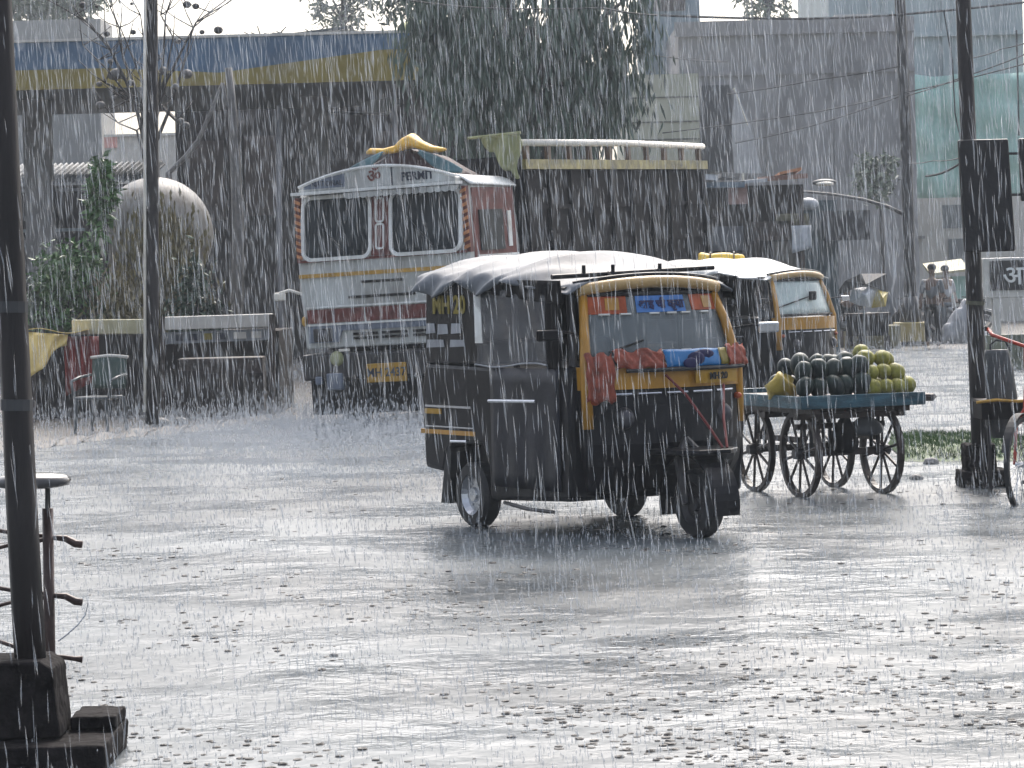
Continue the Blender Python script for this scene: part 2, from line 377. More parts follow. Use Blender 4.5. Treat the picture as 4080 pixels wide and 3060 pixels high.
def make_auto(label, loc, heading, roof_mat, dressed, roof_seed):
    """three-wheeler, x forward; the base is below the middle of the rear axle"""
    r = random.Random(roof_seed)
    t = thing('auto_rickshaw', label, 'auto rickshaw', loc, (0, 0, heading), 'three-wheeled auto rickshaws on the flooded road')
    # lower body with rear wheel arches
    side = [(-0.60, 0.38), (-0.33, 0.36), (-0.29, 0.48), (-0.2, 0.56), (0.2, 0.56), (0.28, 0.46), (0.3, 0.2), (1.32, 0.24), (1.36, 0.5), (1.34, 1.10), (0.62, 1.08), (-0.56, 1.10), (-0.63, 0.9)]
    b = MB().prism(side, 'y', -0.66, 0.66); b.build('body', BLACK, t, bevel=0.03)
    MB().span((-0.28, -0.5, 0.25), (0.29, 0.5, 0.55)).build('axle_housing', DARKM, t)
    MB().tube([(0, -0.6, 0.22), (0, 0.6, 0.22)], 0.035).build('rear_axle', DARKM, t)
    # rear quarter panels, rear panel
    for s in (-1, 1):
        q = MB().prism([(-0.56, 1.10), (0.16, 1.10), (0.18, 1.66), (-0.52, 1.66)], 'y', s * 0.655, s * 0.615).build('quarter_panel', BLACK, t, bevel=0.01)
        if dressed and s < 0:
            text_mb('MH 20', 0.165, 0.002, face_m((-0.2, -0.66, 1.49), (1, 0, 0), (0, 0, 1)), 0.006).build('lettering', OCHRE, q)
            g = MB()
            for (x0, x1, z0, z1) in ((-0.53, -0.40, 1.30, 1.37), (-0.37, -0.22, 1.295, 1.365), (-0.18, -0.04, 1.30, 1.37), (-0.53, -0.28, 1.205, 1.26), (-0.2, 0.0, 1.21, 1.26)):
                g.prism([(x0, z0), (x1, z0 + .006), (x1 - .012, z1), (x0 + .01, z1)], 'y', -0.656, -0.660)
            g.build('notice', GREYPRINT, q)
    MB().span((-0.56, -0.61, 1.10), (-0.525, 0.61, 1.62)).build('rear_panel', BLACK, t, bevel=0.01)
    # pillars and side rails
    f = MB()
    for s in (-1, 1):
        f.tube([(0.66, s * 0.64, 1.08), (0.64, s * 0.635, 1.6)], 0.022)
        f.tube([(1.30, s * 0.6, 1.08), (1.22, s * 0.56, 1.58)], 0.028)
        f.tube([(-0.5, s * 0.635, 1.61), (1.24, s * 0.6, 1.58)], 0.02)
    f.build('cabin_frame', DARKM, t)
    MB().span((0.3, -0.64, 0.24), (1.3, 0.64, 0.29)).build('floor', INNER, t)
    s_ = MB().span((-0.1, -0.56, 0.56), (0.38, 0.56, 0.74)); s_.build('passenger_seat', INNER, t, bevel=0.03)
    MB().span((-0.2, -0.56, 0.74), (-0.1, 0.56, 1.25)).build('seat_backrest', INNER, t, bevel=0.03)
    MB().span((0.72, -0.4, 0.5), (1.0, 0.4, 0.68)).build('driver_seat', INNER, t, bevel=0.03)
    MB().span((0.56, -0.58, 0.3), (0.6, 0.58, 1.0)).build('partition', INNER, t)
    # roof: a sheet over hoops, sagging between them, hanging over the sides
    hoops = (-0.55, 0.05, 0.66, 1.24)
    ph = [r.uniform(0, 6) for _ in range(6)]
    def roof(u, v):
        x = -0.64 + 1.94 * u
        k = 0
        for i in range(3):
            if hoops[i] <= x <= hoops[i + 1]: k = math.sin(math.pi * (x - hoops[i]) / (hoops[i + 1] - hoops[i]))
        front = max(0.0, (x - 0.5) / 0.8)
        crown = 1.84 - (0.075 if dressed else 0.02) * k - 0.20 * front ** 1.7
        if x < -0.5: crown -= 0.9 * (-0.5 - x) ** 1.2
        hw = 0.70 - 0.10 * front ** 2
        a = (v - 0.5) * 2; s = math.copysign(1, a); a = abs(a)
        wr = (1 if dressed else .3) * (0.014 * math.sin(u * 23 + ph[0] + 5 * a) + 0.010 * math.sin(u * 51 + ph[1] - 9 * a * s))
        if a < 0.62:
            q = a / 0.62
            return (x, s * hw * (q ** 0.85) * 0.93, crown - (crown - 1.70 + 0.12 * front) * q ** 2.2 - 0.02 * k * q + wr * q)
        q = (a - 0.62) / 0.38
        drop = (0.105 + (0.035 * math.sin(u * 11 + ph[2] + s) + 0.03 * math.sin(u * 24 + ph[3])) * (1 if dressed else .3)) * (1 - 0.75 * min(1, max(0, (x - 0.35) / 0.25)))
        z = 1.70 - 0.12 * front - 0.02 * k - drop * q
        y = s * (hw * 0.93 + 0.05 * math.sin(min(q, 1) * 1.6) + 0.03 * q * math.sin(u * 40 + ph[4] + q * 3))
        return (x, y, z + wr * (1 - q))
    MB().grid(roof, 64, 44).build('roof', roof_mat, t, smooth=True, solid=0.012)
    # cowl: yellow windscreen surround
    A, B_ = (1.40, 0.575, 1.10), (1.25, 0.49, 1.575)
    for s in (-1, 1):
        MB().tube([(1.42, s * 0.57, 0.70), (1.41, s * 0.575, 1.10), (1.34, s * 0.535, 1.36), (1.25, s * 0.485, 1.575)], [0.04, 0.036, 0.03, 0.03], 10).build('windscreen_post', YELLOWP, t, smooth=True)
    hd = []
    for i in range(17):
        a = -1 + i / 8; bx = 1.26 + 0.10 * (1 - abs(a) ** 2.5); yy = 0.53 * a; zz = 1.575 + 0.045 * (1 - a * a)
        ring_ = []
        for j in range(10):
            q = 2 * math.pi * j / 10; ring_.append((bx + 0.05 * math.cos(q), yy, zz + 0.04 * math.sin(q)))
        hd.append(ring_)
    MB().loft(hd).build('header_visor', CREAMTRIM, t, smooth=True)
    sg = MB(); sg.tube([(1.24 + 0.10 * (1 - abs(a) ** 2.5), 0.55 * a, 1.622 + 0.045 * (1 - a * a)) for a in [-1 + i / 8 for i in range(17)]], 0.014); sg.build('roof_gutter', BLACK, t)
    # windscreen, gently bowed
    def scr(z0, z1, off, w0=1.0):
        def fn(u, v):
            z = z0 + (z1 - z0) * v; k = (z - 1.10) / 0.475; a = (-1 + 2 * u) * w0
            return (1.395 - 0.145 * k + 0.09 * (1 - abs(a) ** 2.4) + off, (0.56 - 0.075 * k) * a, z)
        return fn
    MB().grid(scr(1.13, 1.55, 0.0), 20, 6).build('windscreen', GLASS if dressed else CLEARGLASS, t, smooth=True, solid=0.006)
    MB().tube([scr(1.12, 1.13, 0.01)(i / 16, 0) for i in range(17)], 0.016).build('screen_seal', RUBBER, t)
    MB().tube([scr(1.545, 1.55, 0.012)(i / 16, 0) for i in range(17)], 0.014).build('screen_seal', RUBBER, t)
    wp = MB() if dressed else None
    if dressed: p0 = scr(1.18, 1.19, 0.03)(0.12, 0); p1 = scr(1.25, 1.26, 0.03)(0.34, 0); wp.tube([p0, p1], 0.007); wp.build('wiper', RUBBER, t)
    # front: yellow band and black nose below it
    lo = [cowl_section(1.42, 0.60, 0.16, z) for z in (0.945, 0.97, 1.06, 1.09)]
    for sec in lo: sec += [(1.30, 0.6, sec[0][2]), (1.30, -0.6, sec[0][2])]
    MB().loft(lo).build('nose_band', YELLOWP, t)
    lo = []
    for (x, hw, bl, z) in ((1.36, 0.54, 0.10, 0.30), (1.40, 0.58, 0.18, 0.46), (1.42, 0.60, 0.2, 0.6), (1.415, 0.6, 0.17, 0.84), (1.41, 0.595, 0.15, 0.944)):
        lo.append(cowl_section(x, hw, bl, z) + [(1.28, hw, z), (1.28, -hw, z)])
    MB().loft(lo).build('nose', BLACK, t)
    tr = MB()
    for i in range(5):
        a0 = -0.8 + i * 0.33; tr.tube([(1.435 + 0.155 * (1 - abs(a) ** 2.4), 0.6 * a, 0.915) for a in (a0, a0 + 0.09, a0 + 0.18, a0 + 0.26)], 0.008, 6)
    tr.build('chrome_trim', STEEL, t)
    for s in (-1, 1):
        h = MB().lathe([(0, 0.0), (0.07, 0.0), (0.075, 0.03), (0.06, 0.06), (0, 0.075)], 18, 'x', (1.50, s * 0.37, 0.76)).build('headlight', DARKM, t, smooth=True)
        MB().lathe([(0, 0.085), (0.04, 0.08), (0.056, 0.066)], 16, 'x', (1.50, s * 0.37, 0.76)).build('lens', LENS, h, smooth=True)
        MB().ell((1.46, s * 0.54, 0.87), (0.03, 0.03, 0.022)).build('indicator', ORANGE, t, smooth=True)
        mm = MB().tube([(1.33, s * 0.58, 1.30), (1.40, s * 0.72, 1.32), (1.40, s * 0.80, 1.31)], 0.009, 6).build('mirror_arm', BLACK, t)
        MB().box((1.40, s * 0.84, 1.30), (0.03, 0.16, 0.07)).build('mirror', STEEL if s > 0 else BLACK, mm, bevel=0.012)
    # front wheel, mudguard, fork, step
    wheel(t, (1.80, 0, 0.22), 0.22, 0.115, False, name='front_wheel')
    MB().ring(0.31, 0.2, 0.014, 24, 'y', (1.80, 0, 0.22), R(-12), R(196)).build('front_mudguard', BLACK, t, smooth=False)
    MB().tube([(1.80, 0.1, 0.22), (1.72, 0.1, 0.5), (1.66, 0, 0.62)], 0.026).tube([(1.80, -0.1, 0.22), (1.72, -0.1, 0.5), (1.66, 0, 0.62)], 0.026).build('fork', DARKM, t)
    MB().prism([(1.60, -0.26), (1.88, -0.22), (2.0, -0.12), (2.02, 0.1), (1.9, 0.24), (1.60, 0.28)], 'z', 0.535, 0.565).build('front_step', BLACK, t, bevel=0.008)
    for s in (-1, 1):
        wheel(t, (0, s * 0.58, 0.22), 0.22, 0.13, name='rear_wheel')
        MB().prism([(-0.25, 0.56), (-0.22, 0.5), (-0.27, 0.15), (-0.38, 0.15), (-0.32, 0.4)], 'y', s * 0.66, s * 0.5).build('mud_flap', RUBBER, t)
        MB().tube([(0.34, s * 0.675, 0.86), (0.95, s * 0.675, 0.87)], 0.012, 6).build('side_rail', STEEL, t)
        MB().tube([(-0.2, s * 0.67, 0.575), (0.02, s * 0.67, 0.58)], 0.01, 6).build('arch_trim', STEEL, t)
        MB().span((-0.635, s * 0.664, 0.618), (0.12, s * 0.6, 0.648)).build('yellow_stripe', YELLOWP, t)
        MB().span((-0.56, s * 0.668, 0.80), (0.08, s * 0.62, 0.815)).span((-0.56, s * 0.668, 0.665), (0.1, s * 0.62, 0.675)).build('rear_trim', STEEL, t)
    MB().span((-0.565, -0.668, 0.755), (-0.34, -0.64, 0.79)).build('reflector', PLATE, t)
    MB().span((-0.66, -0.5, 0.40), (-0.6, 0.5, 0.47)).build('rear_bumper', DARKM, t, bevel=0.01)
    MB().tube([(0.42, -0.62, 0.19), (0.75, -0.64, 0.165), (1.05, -0.62, 0.16)], 0.013, 6).build('foot_bar', DARKM, t)
    if dressed:
        # plastic side curtain with a hem
        def curt(y0):
            def fn(u, v):
                x = 0.17 + 0.95 * u; z = 1.10 + 0.49 * v
                return (x + 0.03 * v, y0 + 0.012 * math.sin(u * 17 + v * 4) + 0.008 * math.sin(v * 13), z - 0.015 * math.sin(u * 6) * (1 - v))
            return fn
        for y0 in (-0.672, 0.672):
            c = MB().grid(curt(y0), 24, 10).build('side_curtain', PLASTIC, t, smooth=True, solid=0.004)
            MB().tube([curt(y0 * 1.005)(i / 16, 0) for i in range(17)], 0.006, 6).build('hem', GREYPRINT, c)
        MB().prism([(0.19, 1.24), (0.29, 1.24), (0.27, 1.56), (0.19, 1.56)], 'y', -0.678, -0.683).build('white_strip', WHITEP, t)
        for s in (-1, 1): MB().grid(lambda u, v: (0.42 + 0.86 * u, s * (0.672 + 0.015 * math.sin(u * 30) * v), 1.66 - 0.02 * u - (0.10 + 0.05 * u) * v), 24, 5).build('rolled_valance', INNER, t, smooth=True, solid=0.014)
        MB().grid(lambda u, v: (1.10 + 0.18 * u, -0.668 - 0.01 * math.sin(u * 14) - 0.02 * v * (1 - v), 1.08 + (0.52 - 0.02 * u) * v), 12, 8).build('folded_curtain', INNER, t, solid=0.01)
        MB().grid(lambda u, v: (0.36 + 0.88 * u, -0.672 - 0.008 * math.sin(u * 22) * (1 - v), 0.30 + 0.78 * v), 18, 8).build('door_sheet', BLUESHEET, t, smooth=True, solid=0.006)
        # stickers inside the top of the screen, sign with lettering
        for u0, u1, w0 in ((0.01, 0.27, 0), (0.76, 0.99, 0)):
            fn = scr(1.42 if u0 < .5 else 1.43, 1.535, 0.006)
            MB().grid(lambda u, v, fn=fn, u0=u0, u1=u1: fn(u0 + (u1 - u0) * u, v), 8, 3).build('orange_sticker', ORANGE, t, solid=0.004)
            fn2 = scr(1.445, 1.52, 0.0105)
            MB().grid(lambda u, v, fn=fn2, u0=u0, u1=u1: fn(u0 + (u1 - u0) * (0.45 + 0.35 * u), v), 4, 2).build('yellow_sticker', YELLOWP, t, solid=0.003)
        fn = scr(1.425, 1.53, 0.009)
        sg = MB().grid(lambda u, v: fn(0.335 + 0.37 * u, v), 10, 3).build('screen_sign', SKYB, t, solid=0.004)
        pc = Vector(fn(0.52, 0.47)); pr_ = Vector(fn(0.62, 0.47)) - Vector(fn(0.42, 0.47)); pu = Vector(fn(0.52, 1)) - Vector(fn(0.52, 0))
        text_mb('आई ची कृपा', 0.075, 0.0015, face_m(pc + Vector((0.006, 0, 0)), pr_, pu), 0.003).build('lettering', NAVY, sg)
        hl = MB()
        for u0 in (0.08, 0.22, 0.42, 0.55, 0.66, 0.82):
            hl.tube([scr(1.418, 1.42, 0.016)(u0 + k * 0.035, 0) for k in range(3)], 0.007, 6)
        for u0 in (0.46, 0.6):
            hl.tube([scr(1.18, 1.185, 0.016)(u0 + k * 0.035, 0) for k in range(3)], 0.006, 6)
        hl.build('banner_hem', WHITEP, t)
        # cloth banner across the nose: blue centre, orange ends, crumpled
        def ban(u0, u1, z0, z1, off, amp):
            def fn(u, v):
                a = -1.03 + 2.06 * (u0 + (u1 - u0) * u)
                z = z0 + (z1 - z0) * v
                return (1.435 + 0.155 * (1 - min(1, abs(a)) ** 2.4) - 0.06 * max(0, (z - 1.1)) / 0.12 + off + amp * math.sin(u * 19 + v * 5) * math.sin(v * 6 + u * 9), 0.605 * a, z + amp * 0.6 * math.sin(u * 13))
            return fn
        MB().grid(ban(0.42, 0.82, 1.075, 1.185, 0.03, 0.004), 16, 6).build('blue_banner', BLUEC, t, smooth=True, solid=0.006)
        MB().grid(ban(0.15, 0.42, 1.07, 1.19, 0.03, 0.024), 20, 8).build('orange_banner', PINKCLOTH, t, smooth=True, solid=0.006)
        MB().grid(ban(0.83, 1.0, 1.07, 1.2, 0.035, 0.02), 14, 8).build('orange_banner', PINKCLOTH, t, smooth=True, solid=0.006)
        MB().grid(ban(0.015, 0.15, 0.87, 1.17, 0.03, 0.026), 14, 14).build('orange_banner', PINKCLOTH, t, smooth=True, solid=0.006)
        MB().grid(ban(0.77, 0.84, 1.08, 1.185, 0.036, 0.004), 6, 5).build('yellow_fringe', OCHRE, t, smooth=True, solid=0.005)
        fig = MB()
        for (u, v, q, hh) in ((0.56, 0.2, 0.06, 0.035), (0.6, 0.45, 0.07, 0.045), (0.66, 0.7, 0.08, 0.03)):
            c = Vector(ban(0, 1, 1.075, 1.185, 0.042, 0)(u, v)); fig.ell(c, (0.006, q, hh), 10, 6)
        fig.build('banner_print', NAVY, t, smooth=True)
        MB().tube([ban(0, 1, 1.062, 1.07, 0.035, 0)(0.2 + i * 0.04, 0) for i in range(20)], 0.014, 6).build('banner_rope', RUBBER, t)
        pl = MB().grid(ban(0.6, 0.9, 0.965, 1.05, 0.02, 0), 8, 3).build('number_plate', PLATE, t, solid=0.006)
        pc = Vector(ban(0.6, 0.9, 0.965, 1.05, 0.027, 0)(0.5, 0.5)); d = Vector(ban(0.6, 0.9, 0.965, 1.05, 0.027, 0)(0.7, 0.5)) - Vector(ban(0.6, 0.9, 0.965, 1.05, 0.027, 0)(0.3, 0.5))
        text_mb('MH 20', 0.06, 0.002, face_m(pc + Vector((0.006, 0, 0)), d, (0, 0, 1)), 0.002).build('lettering', RUBBER, pl)
        MB().tube([(1.60, -0.1, 1.03), (1.68, 0.0, 0.9), (1.84, 0.06, 0.70), (1.93, 0.1, 0.57)], 0.009, 6).tube([(1.60, 0.34, 0.95), (1.80, 0.2, 0.74), (1.95, 0.12, 0.57)], 0.009, 6).build('red_rope', REDROPE, t)
        # front luggage rail above the header
        rk = MB().tube([(1.10, -0.62, 1.665), (1.10, 0.62, 1.70)], 0.016)
        for yy in (-0.2, 0.3): rk.tube([(1.10, yy, 1.68), (1.2, yy, 1.61)], 0.016)
        for yy in (-0.38, -0.16, 0.2): rk.tube([(1.10, yy, 1.67), (1.10, yy, 1.735)], 0.013)
        rk.build('roof_rail', BLACK, t)
    else:
        MB().tube([scr(1.22, 1.34, 0.03)(0.02, 0), scr(1.34, 1.35, 0.05)(0.5, 0)], 0.009, 6).build('mirror_stalk', BLACK, t)
        c = scr(1.35, 1.36, 0.05)(0.58, 0); MB().box(c, (0.03, 0.14, 0.11)).build('side_mirror', BLACK, t, bevel=0.02)
    return t

HEAD = R(-60)
c0 = G(1910, 2100); Lv = Vector((math.cos(R(30)), math.sin(R(30)), 0))
auto_one = make_auto('nearest auto rickshaw, under crumpled silver tarpaulin with orange and blue cloth on its nose', tuple(c0 + Lv * 0.58), HEAD, TARP, True, 3)
HEAD2 = R(-42)
Y2 = 37.0; q = P(3215, 1315, Y2)
loc2 = Vector((q.x, Y2, 0)) - 1.42 * Vector((math.cos(HEAD2), math.sin(HEAD2), 0))
auto_two = make_auto('farther auto rickshaw with smooth white roof and pale greenish windscreen, beyond the melon cart', tuple(loc2), HEAD2, WHITETARP, False, 11)
# ------------------------------------------------------------------ truck, x forward (towards the road), base below the middle of its nose
TW = M('truck_white', (0.5, 0.52, 0.51), 0.4, var=0.22, scale=2.2, dark=(0.24, 0.23, 0.21), stretch=(1, 1, .45))
TGLASS = M('dark_windscreen', (0.022, 0.027, 0.03), 0.5, var=0.5, scale=3, spec=0.12, stretch=(1, 2, .4))
TGREY = M('truck_bluegrey', (0.13, 0.15, 0.19), 0.35, var=0.3)
BOARD = M('dark_side_board', (0.013, 0.012, 0.013), 0.75, var=0.6, scale=4, stretch=(1, 1, 3), spec=0.12)
TYELL = M('truck_yellow', (0.45, 0.26, 0.05), 0.4, var=0.3, scale=9)
TAWNY = M('barber_stripe', (0.5, 0.22, 0.1), 0.4, var=0.5, scale=14)
BLUETARP = M('teal_tarpaulin', (0.05, 0.11, 0.13), 0.6, var=0.4, scale=4)
DKTARP = M('maroon_tarpaulin', (0.035, 0.018, 0.02), 0.7, var=0.5, scale=3)
YCLOTH = M('yellow_sacking', (0.7, 0.42, 0.07), 0.5, var=0.2)
PALEYEL = M('pale_yellow_sheet', (0.26, 0.27, 0.14), 0.45, var=0.25, scale=3)
RAILP = M('pale_rail', (0.7, 0.66, 0.58), 0.35, var=0.15)

PSI = R(23)
cl = G(1185, 1692); q = Vector((cl.x, cl.y, 0))
hv = Vector((-math.sin(PSI), -math.cos(PSI), 0)); lv = Vector((math.cos(PSI), -math.sin(PSI), 0))
tl = q + lv * 1.16
truck = thing('truck', 'old white and maroon lorry with split windscreen, PERMIT visor and dark high-sided body', 'truck', tuple(tl), (R(1.9), R(1.3), math.atan2(hv.y, hv.x)))
T = truck
def rr(y0, y1, z0, z1, r, n=5):
    out = []
    for (cy_, cz_, a0) in ((y1 - r, z1 - r, 0), (y0 + r, z1 - r, 90), (y0 + r, z0 + r, 180), (y1 - r, z0 + r, 270)):
        for i in range(n + 1):
            a = R(a0 + 90 * i / n); out.append((cy_ + r * math.cos(a), cz_ + r * math.sin(a)))
    return out
def frame(mb, y0, y1, z0, z1, r, t, x0, x1):
    a = rr(y0, y1, z0, z1, r); b = rr(y0 - t, y1 + t, z0 - t, z1 + t, r + t); n = len(a)
    vs = [(x, p[0], p[1]) for x in (x0, x1) for p in a] + [(x, p[0], p[1]) for x in (x0, x1) for p in b]
    fs = []
    for i in range(n):
        j = (i + 1) % n
        fs += [(n + i, n + j, 3 * n + j, 3 * n + i), (i, 2 * n + i, 2 * n + j, j), (i, j, n + j, n + i), (2 * n + i, 3 * n + i, 3 * n + j, 2 * n + j)]
    mb.add(vs, fs)
# cab shell, narrowing upwards
sec = []
for (z, hw, xf) in ((0.92, 1.14, -0.02), (1.75, 1.16, 0.0), (2.05, 1.16, -0.01), (2.72, 1.14, -0.10), (2.80, 1.04, -0.2)):
    sec.append([(xf, -hw, z), (xf + 0.03, -hw * 0.5, z), (xf + 0.035, 0, z), (xf + 0.03, hw * 0.5, z), (xf, hw, z), (-1.45, hw, z), (-1.45, -hw, z)])
cabo = MB().loft(sec).build('cab', TW, T, bevel=0.02)
def fx(z): return 0.035 if z < 2.05 else 0.025 - (z - 2.05) * 0.134
# windscreens lean with the cab front
for (y0, y1) in ((-1.03, -0.155), (0.165, 1.055)):
    g = MB().prism(rr(y0, y1, 1.985, 2.665, 0.09), 'x', 0.0, 0.018)
    g.v = [(v[0] + fx(v[2]), v[1], v[2]) for v in g.v]; wo = g.build('windscreen', TGLASS, T)
    f_ = MB(); frame(f_, y0, y1, 1.985, 2.665, 0.09, 0.042, 0.0, 0.045); f_.v = [(v[0] + fx(v[2]), v[1], v[2]) for v in f_.v]; f_.build('window_frame', WHITEP, wo)
    wq = MB().tube([(fx(2.05) + 0.05, (y0 + y1) / 2 + 0.1, 2.05), (fx(2.3) + 0.04, (y0 + y1) / 2 - 0.2, 2.35)], 0.009, 6); wq.build('wiper', RUBBER, wo)
dv = MB().prism([(-0.13, 1.97), (0.12, 1.97), (0.12, 2.7), (-0.13, 2.7)], 'x', 0.0, 0.02); dv.v = [(v[0] + fx(v[2]), v[1], v[2]) for v in dv.v]; dvo = dv.build('screen_pillar', REDROPE if False else REDBROWN, T)
for (z0, z1) in ((2.06, 2.32), (2.37, 2.62)):
    f_ = MB(); frame(f_, -0.045, 0.035, z0, z1, 0.02, 0.022, 0.02, 0.04); f_.v = [(v[0] + fx(v[2]), v[1], v[2]) for v in f_.v]; f_.build('vent_frame', WHITEP, dvo)
# corner posts striped orange and maroon
for s in (-1, 1):
    MB().prism([(s * 1.10, 1.94), (s * 1.175, 1.94), (s * 1.15, 2.7), (s * 1.10, 2.7)], 'x', -0.10, -0.005).build('corner_post', REDBROWN, T)
    cs = MB()
    for k in range(9):
        z = 1.97 + k * 0.08; w_ = 1.135 - (z - 1.94) * 0.02
        cs.prism([(s * (w_ - 0.04), z), (s * (w_ + 0.04), z + 0.03), (s * (w_ + 0.04), z + 0.07), (s * (w_ - 0.04), z + 0.04)], 'x', -0.004, 0.003)
    cs.build('corner_stripe', TAWNY, T)
# visor board with lettering
arc = [(-1.06 + 2.12 * i / 20, 2.80 + 0.25 * math.sin(math.pi * (0.06 + 0.88 * i / 20)) ** 0.8) for i in range(21)]
arc = [(y, z - 0.06) for y, z in arc]
vz = MB().prism([(-1.06, 2.76)] + arc + [(1.06, 2.76)], 'x', -0.25, 0.05).build('visor', TW, T, bevel=0.012)
vt = MB().tube([(0.05, y, z + 0.012) for y, z in arc], 0.02, 6).build('visor_trim', WHITEP, vz)
MB().span((-0.06, -1.13, 2.725), (0.14, 1.1, 2.76)).build('visor_lip', WHITEP, vz)
sc = MB()
for k in range(15):
    sc.lathe([(0, 0.10), (0.07, 0.10), (0.07, 0.125), (0, 0.125)], 10, 'x', (0, -0.35 + k * 0.1, 2.715), math.pi, 2 * math.pi)
sc.build('scalloped_fringe', TW, vz)
TXT = M('visor_lettering', (0.02, 0.025, 0.04), 0.5)
FM = lambda y, z: face_m((0.055, y, z), (0, 1, 0), (0, 0, 1))
text_mb('PERMIT', 0.135, 0.003, FM(0.56, 2.85), 0.004).build('lettering', TXT, vz)
text_mb('ॐ', 0.21, 0.003, FM(-0.02, 2.88), 0.004).build('lettering', REDBROWN, vz)
pb = MB().prism([(-0.98, 2.79), (-0.42, 2.79), (-0.42, 2.945), (-0.72, 2.9), (-0.98, 2.82)], 'x', 0.05, 0.054).build('painted_panel', TGREY, vz)
text_mb('NATIONAL', 0.085, 0.003, face_m((0.056, -0.665, 2.84), (0, 1, 0), (0, 0, 1)), 0.002).build('lettering', TXT, vz)
MB().span((0.05, 0.21, 2.77), (0.056, 0.225, 3.0)).build('panel_joint', TXT, vz)
# painted front
fr = [('maroon_band', REDBROWN, [(-1.13, 1.935), (1.13, 1.935), (1.13, 1.965), (-1.13, 1.965)]),
      ('yellow_band', TYELL, [(-1.14, 1.755), (1.14, 1.755), (1.14, 1.80), (-1.14, 1.80)]),
      ('maroon_panel', REDBROWN, [(-1.06, 1.22), (1.06, 1.22), (1.06, 1.38), (-1.06, 1.38)]),
      ('grille_panel', TGREY, [(-1.06, 0.99), (-0.66, 0.99), (-0.6, 1.12), (0.6, 1.12), (0.66, 0.99), (1.06, 0.99), (1.06, 1.19), (-1.06, 1.19)])]
for n_, m_, pg in fr: MB().prism(pg, 'x', 0.0, 0.045).build(n_, m_, T)
sl_ = MB()
for (y0, y1, z) in ((-0.3, 0.28, 1.66), (-0.48, 0.42, 1.49), (-0.45, -0.12, 1.06), (-0.06, 0.28, 1.06), (0.36, 0.6, 1.06), (-0.45, -0.12, 1.01), (-0.06, 0.28, 1.01), (0.36, 0.6, 1.01)): sl_.span((0.02, y0, z), (0.045, y1, z + 0.03))
sl_.build('vent_slot', INNER, T)
pn = MB()
for z in (1.19, 1.395): pn.span((0.02, -1.07, z), (0.055, 1.07, z + 0.02))
for y in (-0.28, 0.2, 0.65): pn.span((0.02, y, 1.21), (0.05, y + 0.015, 1.39))
pn.build('white_trim', WHITEP, T)
for s in (-1, 1):
    h = MB().span((0.03, s * 0.86 - 0.13, 1.0), (0.06, s * 0.86 + 0.13, 1.16)).build('headlight', DARKM, T, bevel=0.02)
    MB().lathe([(0, 0.085), (0.05, 0.08), (0.065, 0.06)], 18, 'x', (0, s * 0.86, 1.08)).build('lens', LENS, h, smooth=True)
    MB().ell((0.02, s * 1.12, 1.25), (0.04, 0.03, 0.06)).build('indicator', TYELL, T, smooth=True)
    ma = MB().tube([(-0.05, s * 1.1, 1.55), (0.05, s * 1.28, 1.63), (0.05, s * 1.42, 1.60)], 0.02, 6).build('mirror_arm', RAILP, T, smooth=True)
    MB().box((0.05, s * 1.42, 1.56), (0.05, 0.16, 0.10)).build('mirror', RAILP, ma, bevel=0.03)
# bumper, plates, lamps below
MB().span((-0.25, -1.15, 0.55), (0.10, 1.15, 0.86)).build('bumper', DARKM, T, bevel=0.03)
MB().span((-0.4, -1.12, 0.14), (-0.05, 1.12, 0.55)).build('under_bumper_shade', INNER, T)  # added dark block: murky shade below the bumper put in as colour, hides wheels
np_ = MB().span((0.10, -0.27, 0.5), (0.115, 0.27, 0.72)).build('number_plate', PLATE, T, bevel=0.008)
text_mb('MH 2437', 0.14, 0.002, face_m((0.117, 0, 0.61), (0, 1, 0), (0, 0, 1)), 0.003).build('lettering', TXT, np_)
MB().lathe([(0, 0.15), (0.08, 0.14), (0.09, 0.1)], 18, 'x', (0, -0.66, 0.80)).build('fog_lamp', PALEYEL, T, smooth=True)
MB().span((0.06, -0.82, 0.43), (0.13, -0.6, 0.63)).build('tow_bracket', TGREY, T, bevel=0.02)
MB().span((0.06, -0.98, 0.5), (0.12, -0.88, 0.6)).build('tow_bracket', TGREY, T, bevel=0.02)
MB().span((0.10, -0.62, 0.88), (0.13, -0.48, 0.91)).build('reflector', RAILP, T)
# side of the cab (left side shows)
for s in (-1, 1):
    d_ = MB().prism([(-1.4, 1.0), (-0.35, 1.0), (-0.12, 1.6), (-0.18, 2.68), (-1.4, 2.68)], 'y', s * 1.10, s * 1.175)
    d_.v = [(v[0], v[1] * (1 - max(0, v[2] - 1.9) * 0.02), v[2]) for v in d_.v]
    do = d_.build('door', REDBROWN, T, bevel=0.01)
    wv = MB().prism([(-1.0, 1.95), (-0.32, 1.95), (-0.32, 2.42), (-1.0, 2.42)], 'y', s * 1.0, s * 1.19)
    wv.v = [(v[0], v[1] * (1 - max(0, v[2] - 1.9) * 0.02), v[2]) for v in wv.v]; wv.build('side_window', TGLASS, do)
    tr = MB().span((-1.4, s * 1.13, 2.47), (-0.2, s * 1.155, 2.5)).span((-1.4, s * 1.17, 1.84), (-0.2, s * 1.19, 1.9)).span((-1.25, s * 1.14, 1.98), (-1.15, s * 1.178, 2.4)); tr.build('door_trim', WHITEP, do)
MB().grid(lambda u, v: (-0.1 - 1.35 * u, 0.92 + 0.26 * v, 2.84 - 0.12 * v ** 2 - 0.03 * u), 10, 6).build('roof_flap', WHITEP, T, smooth=True, solid=0.02)
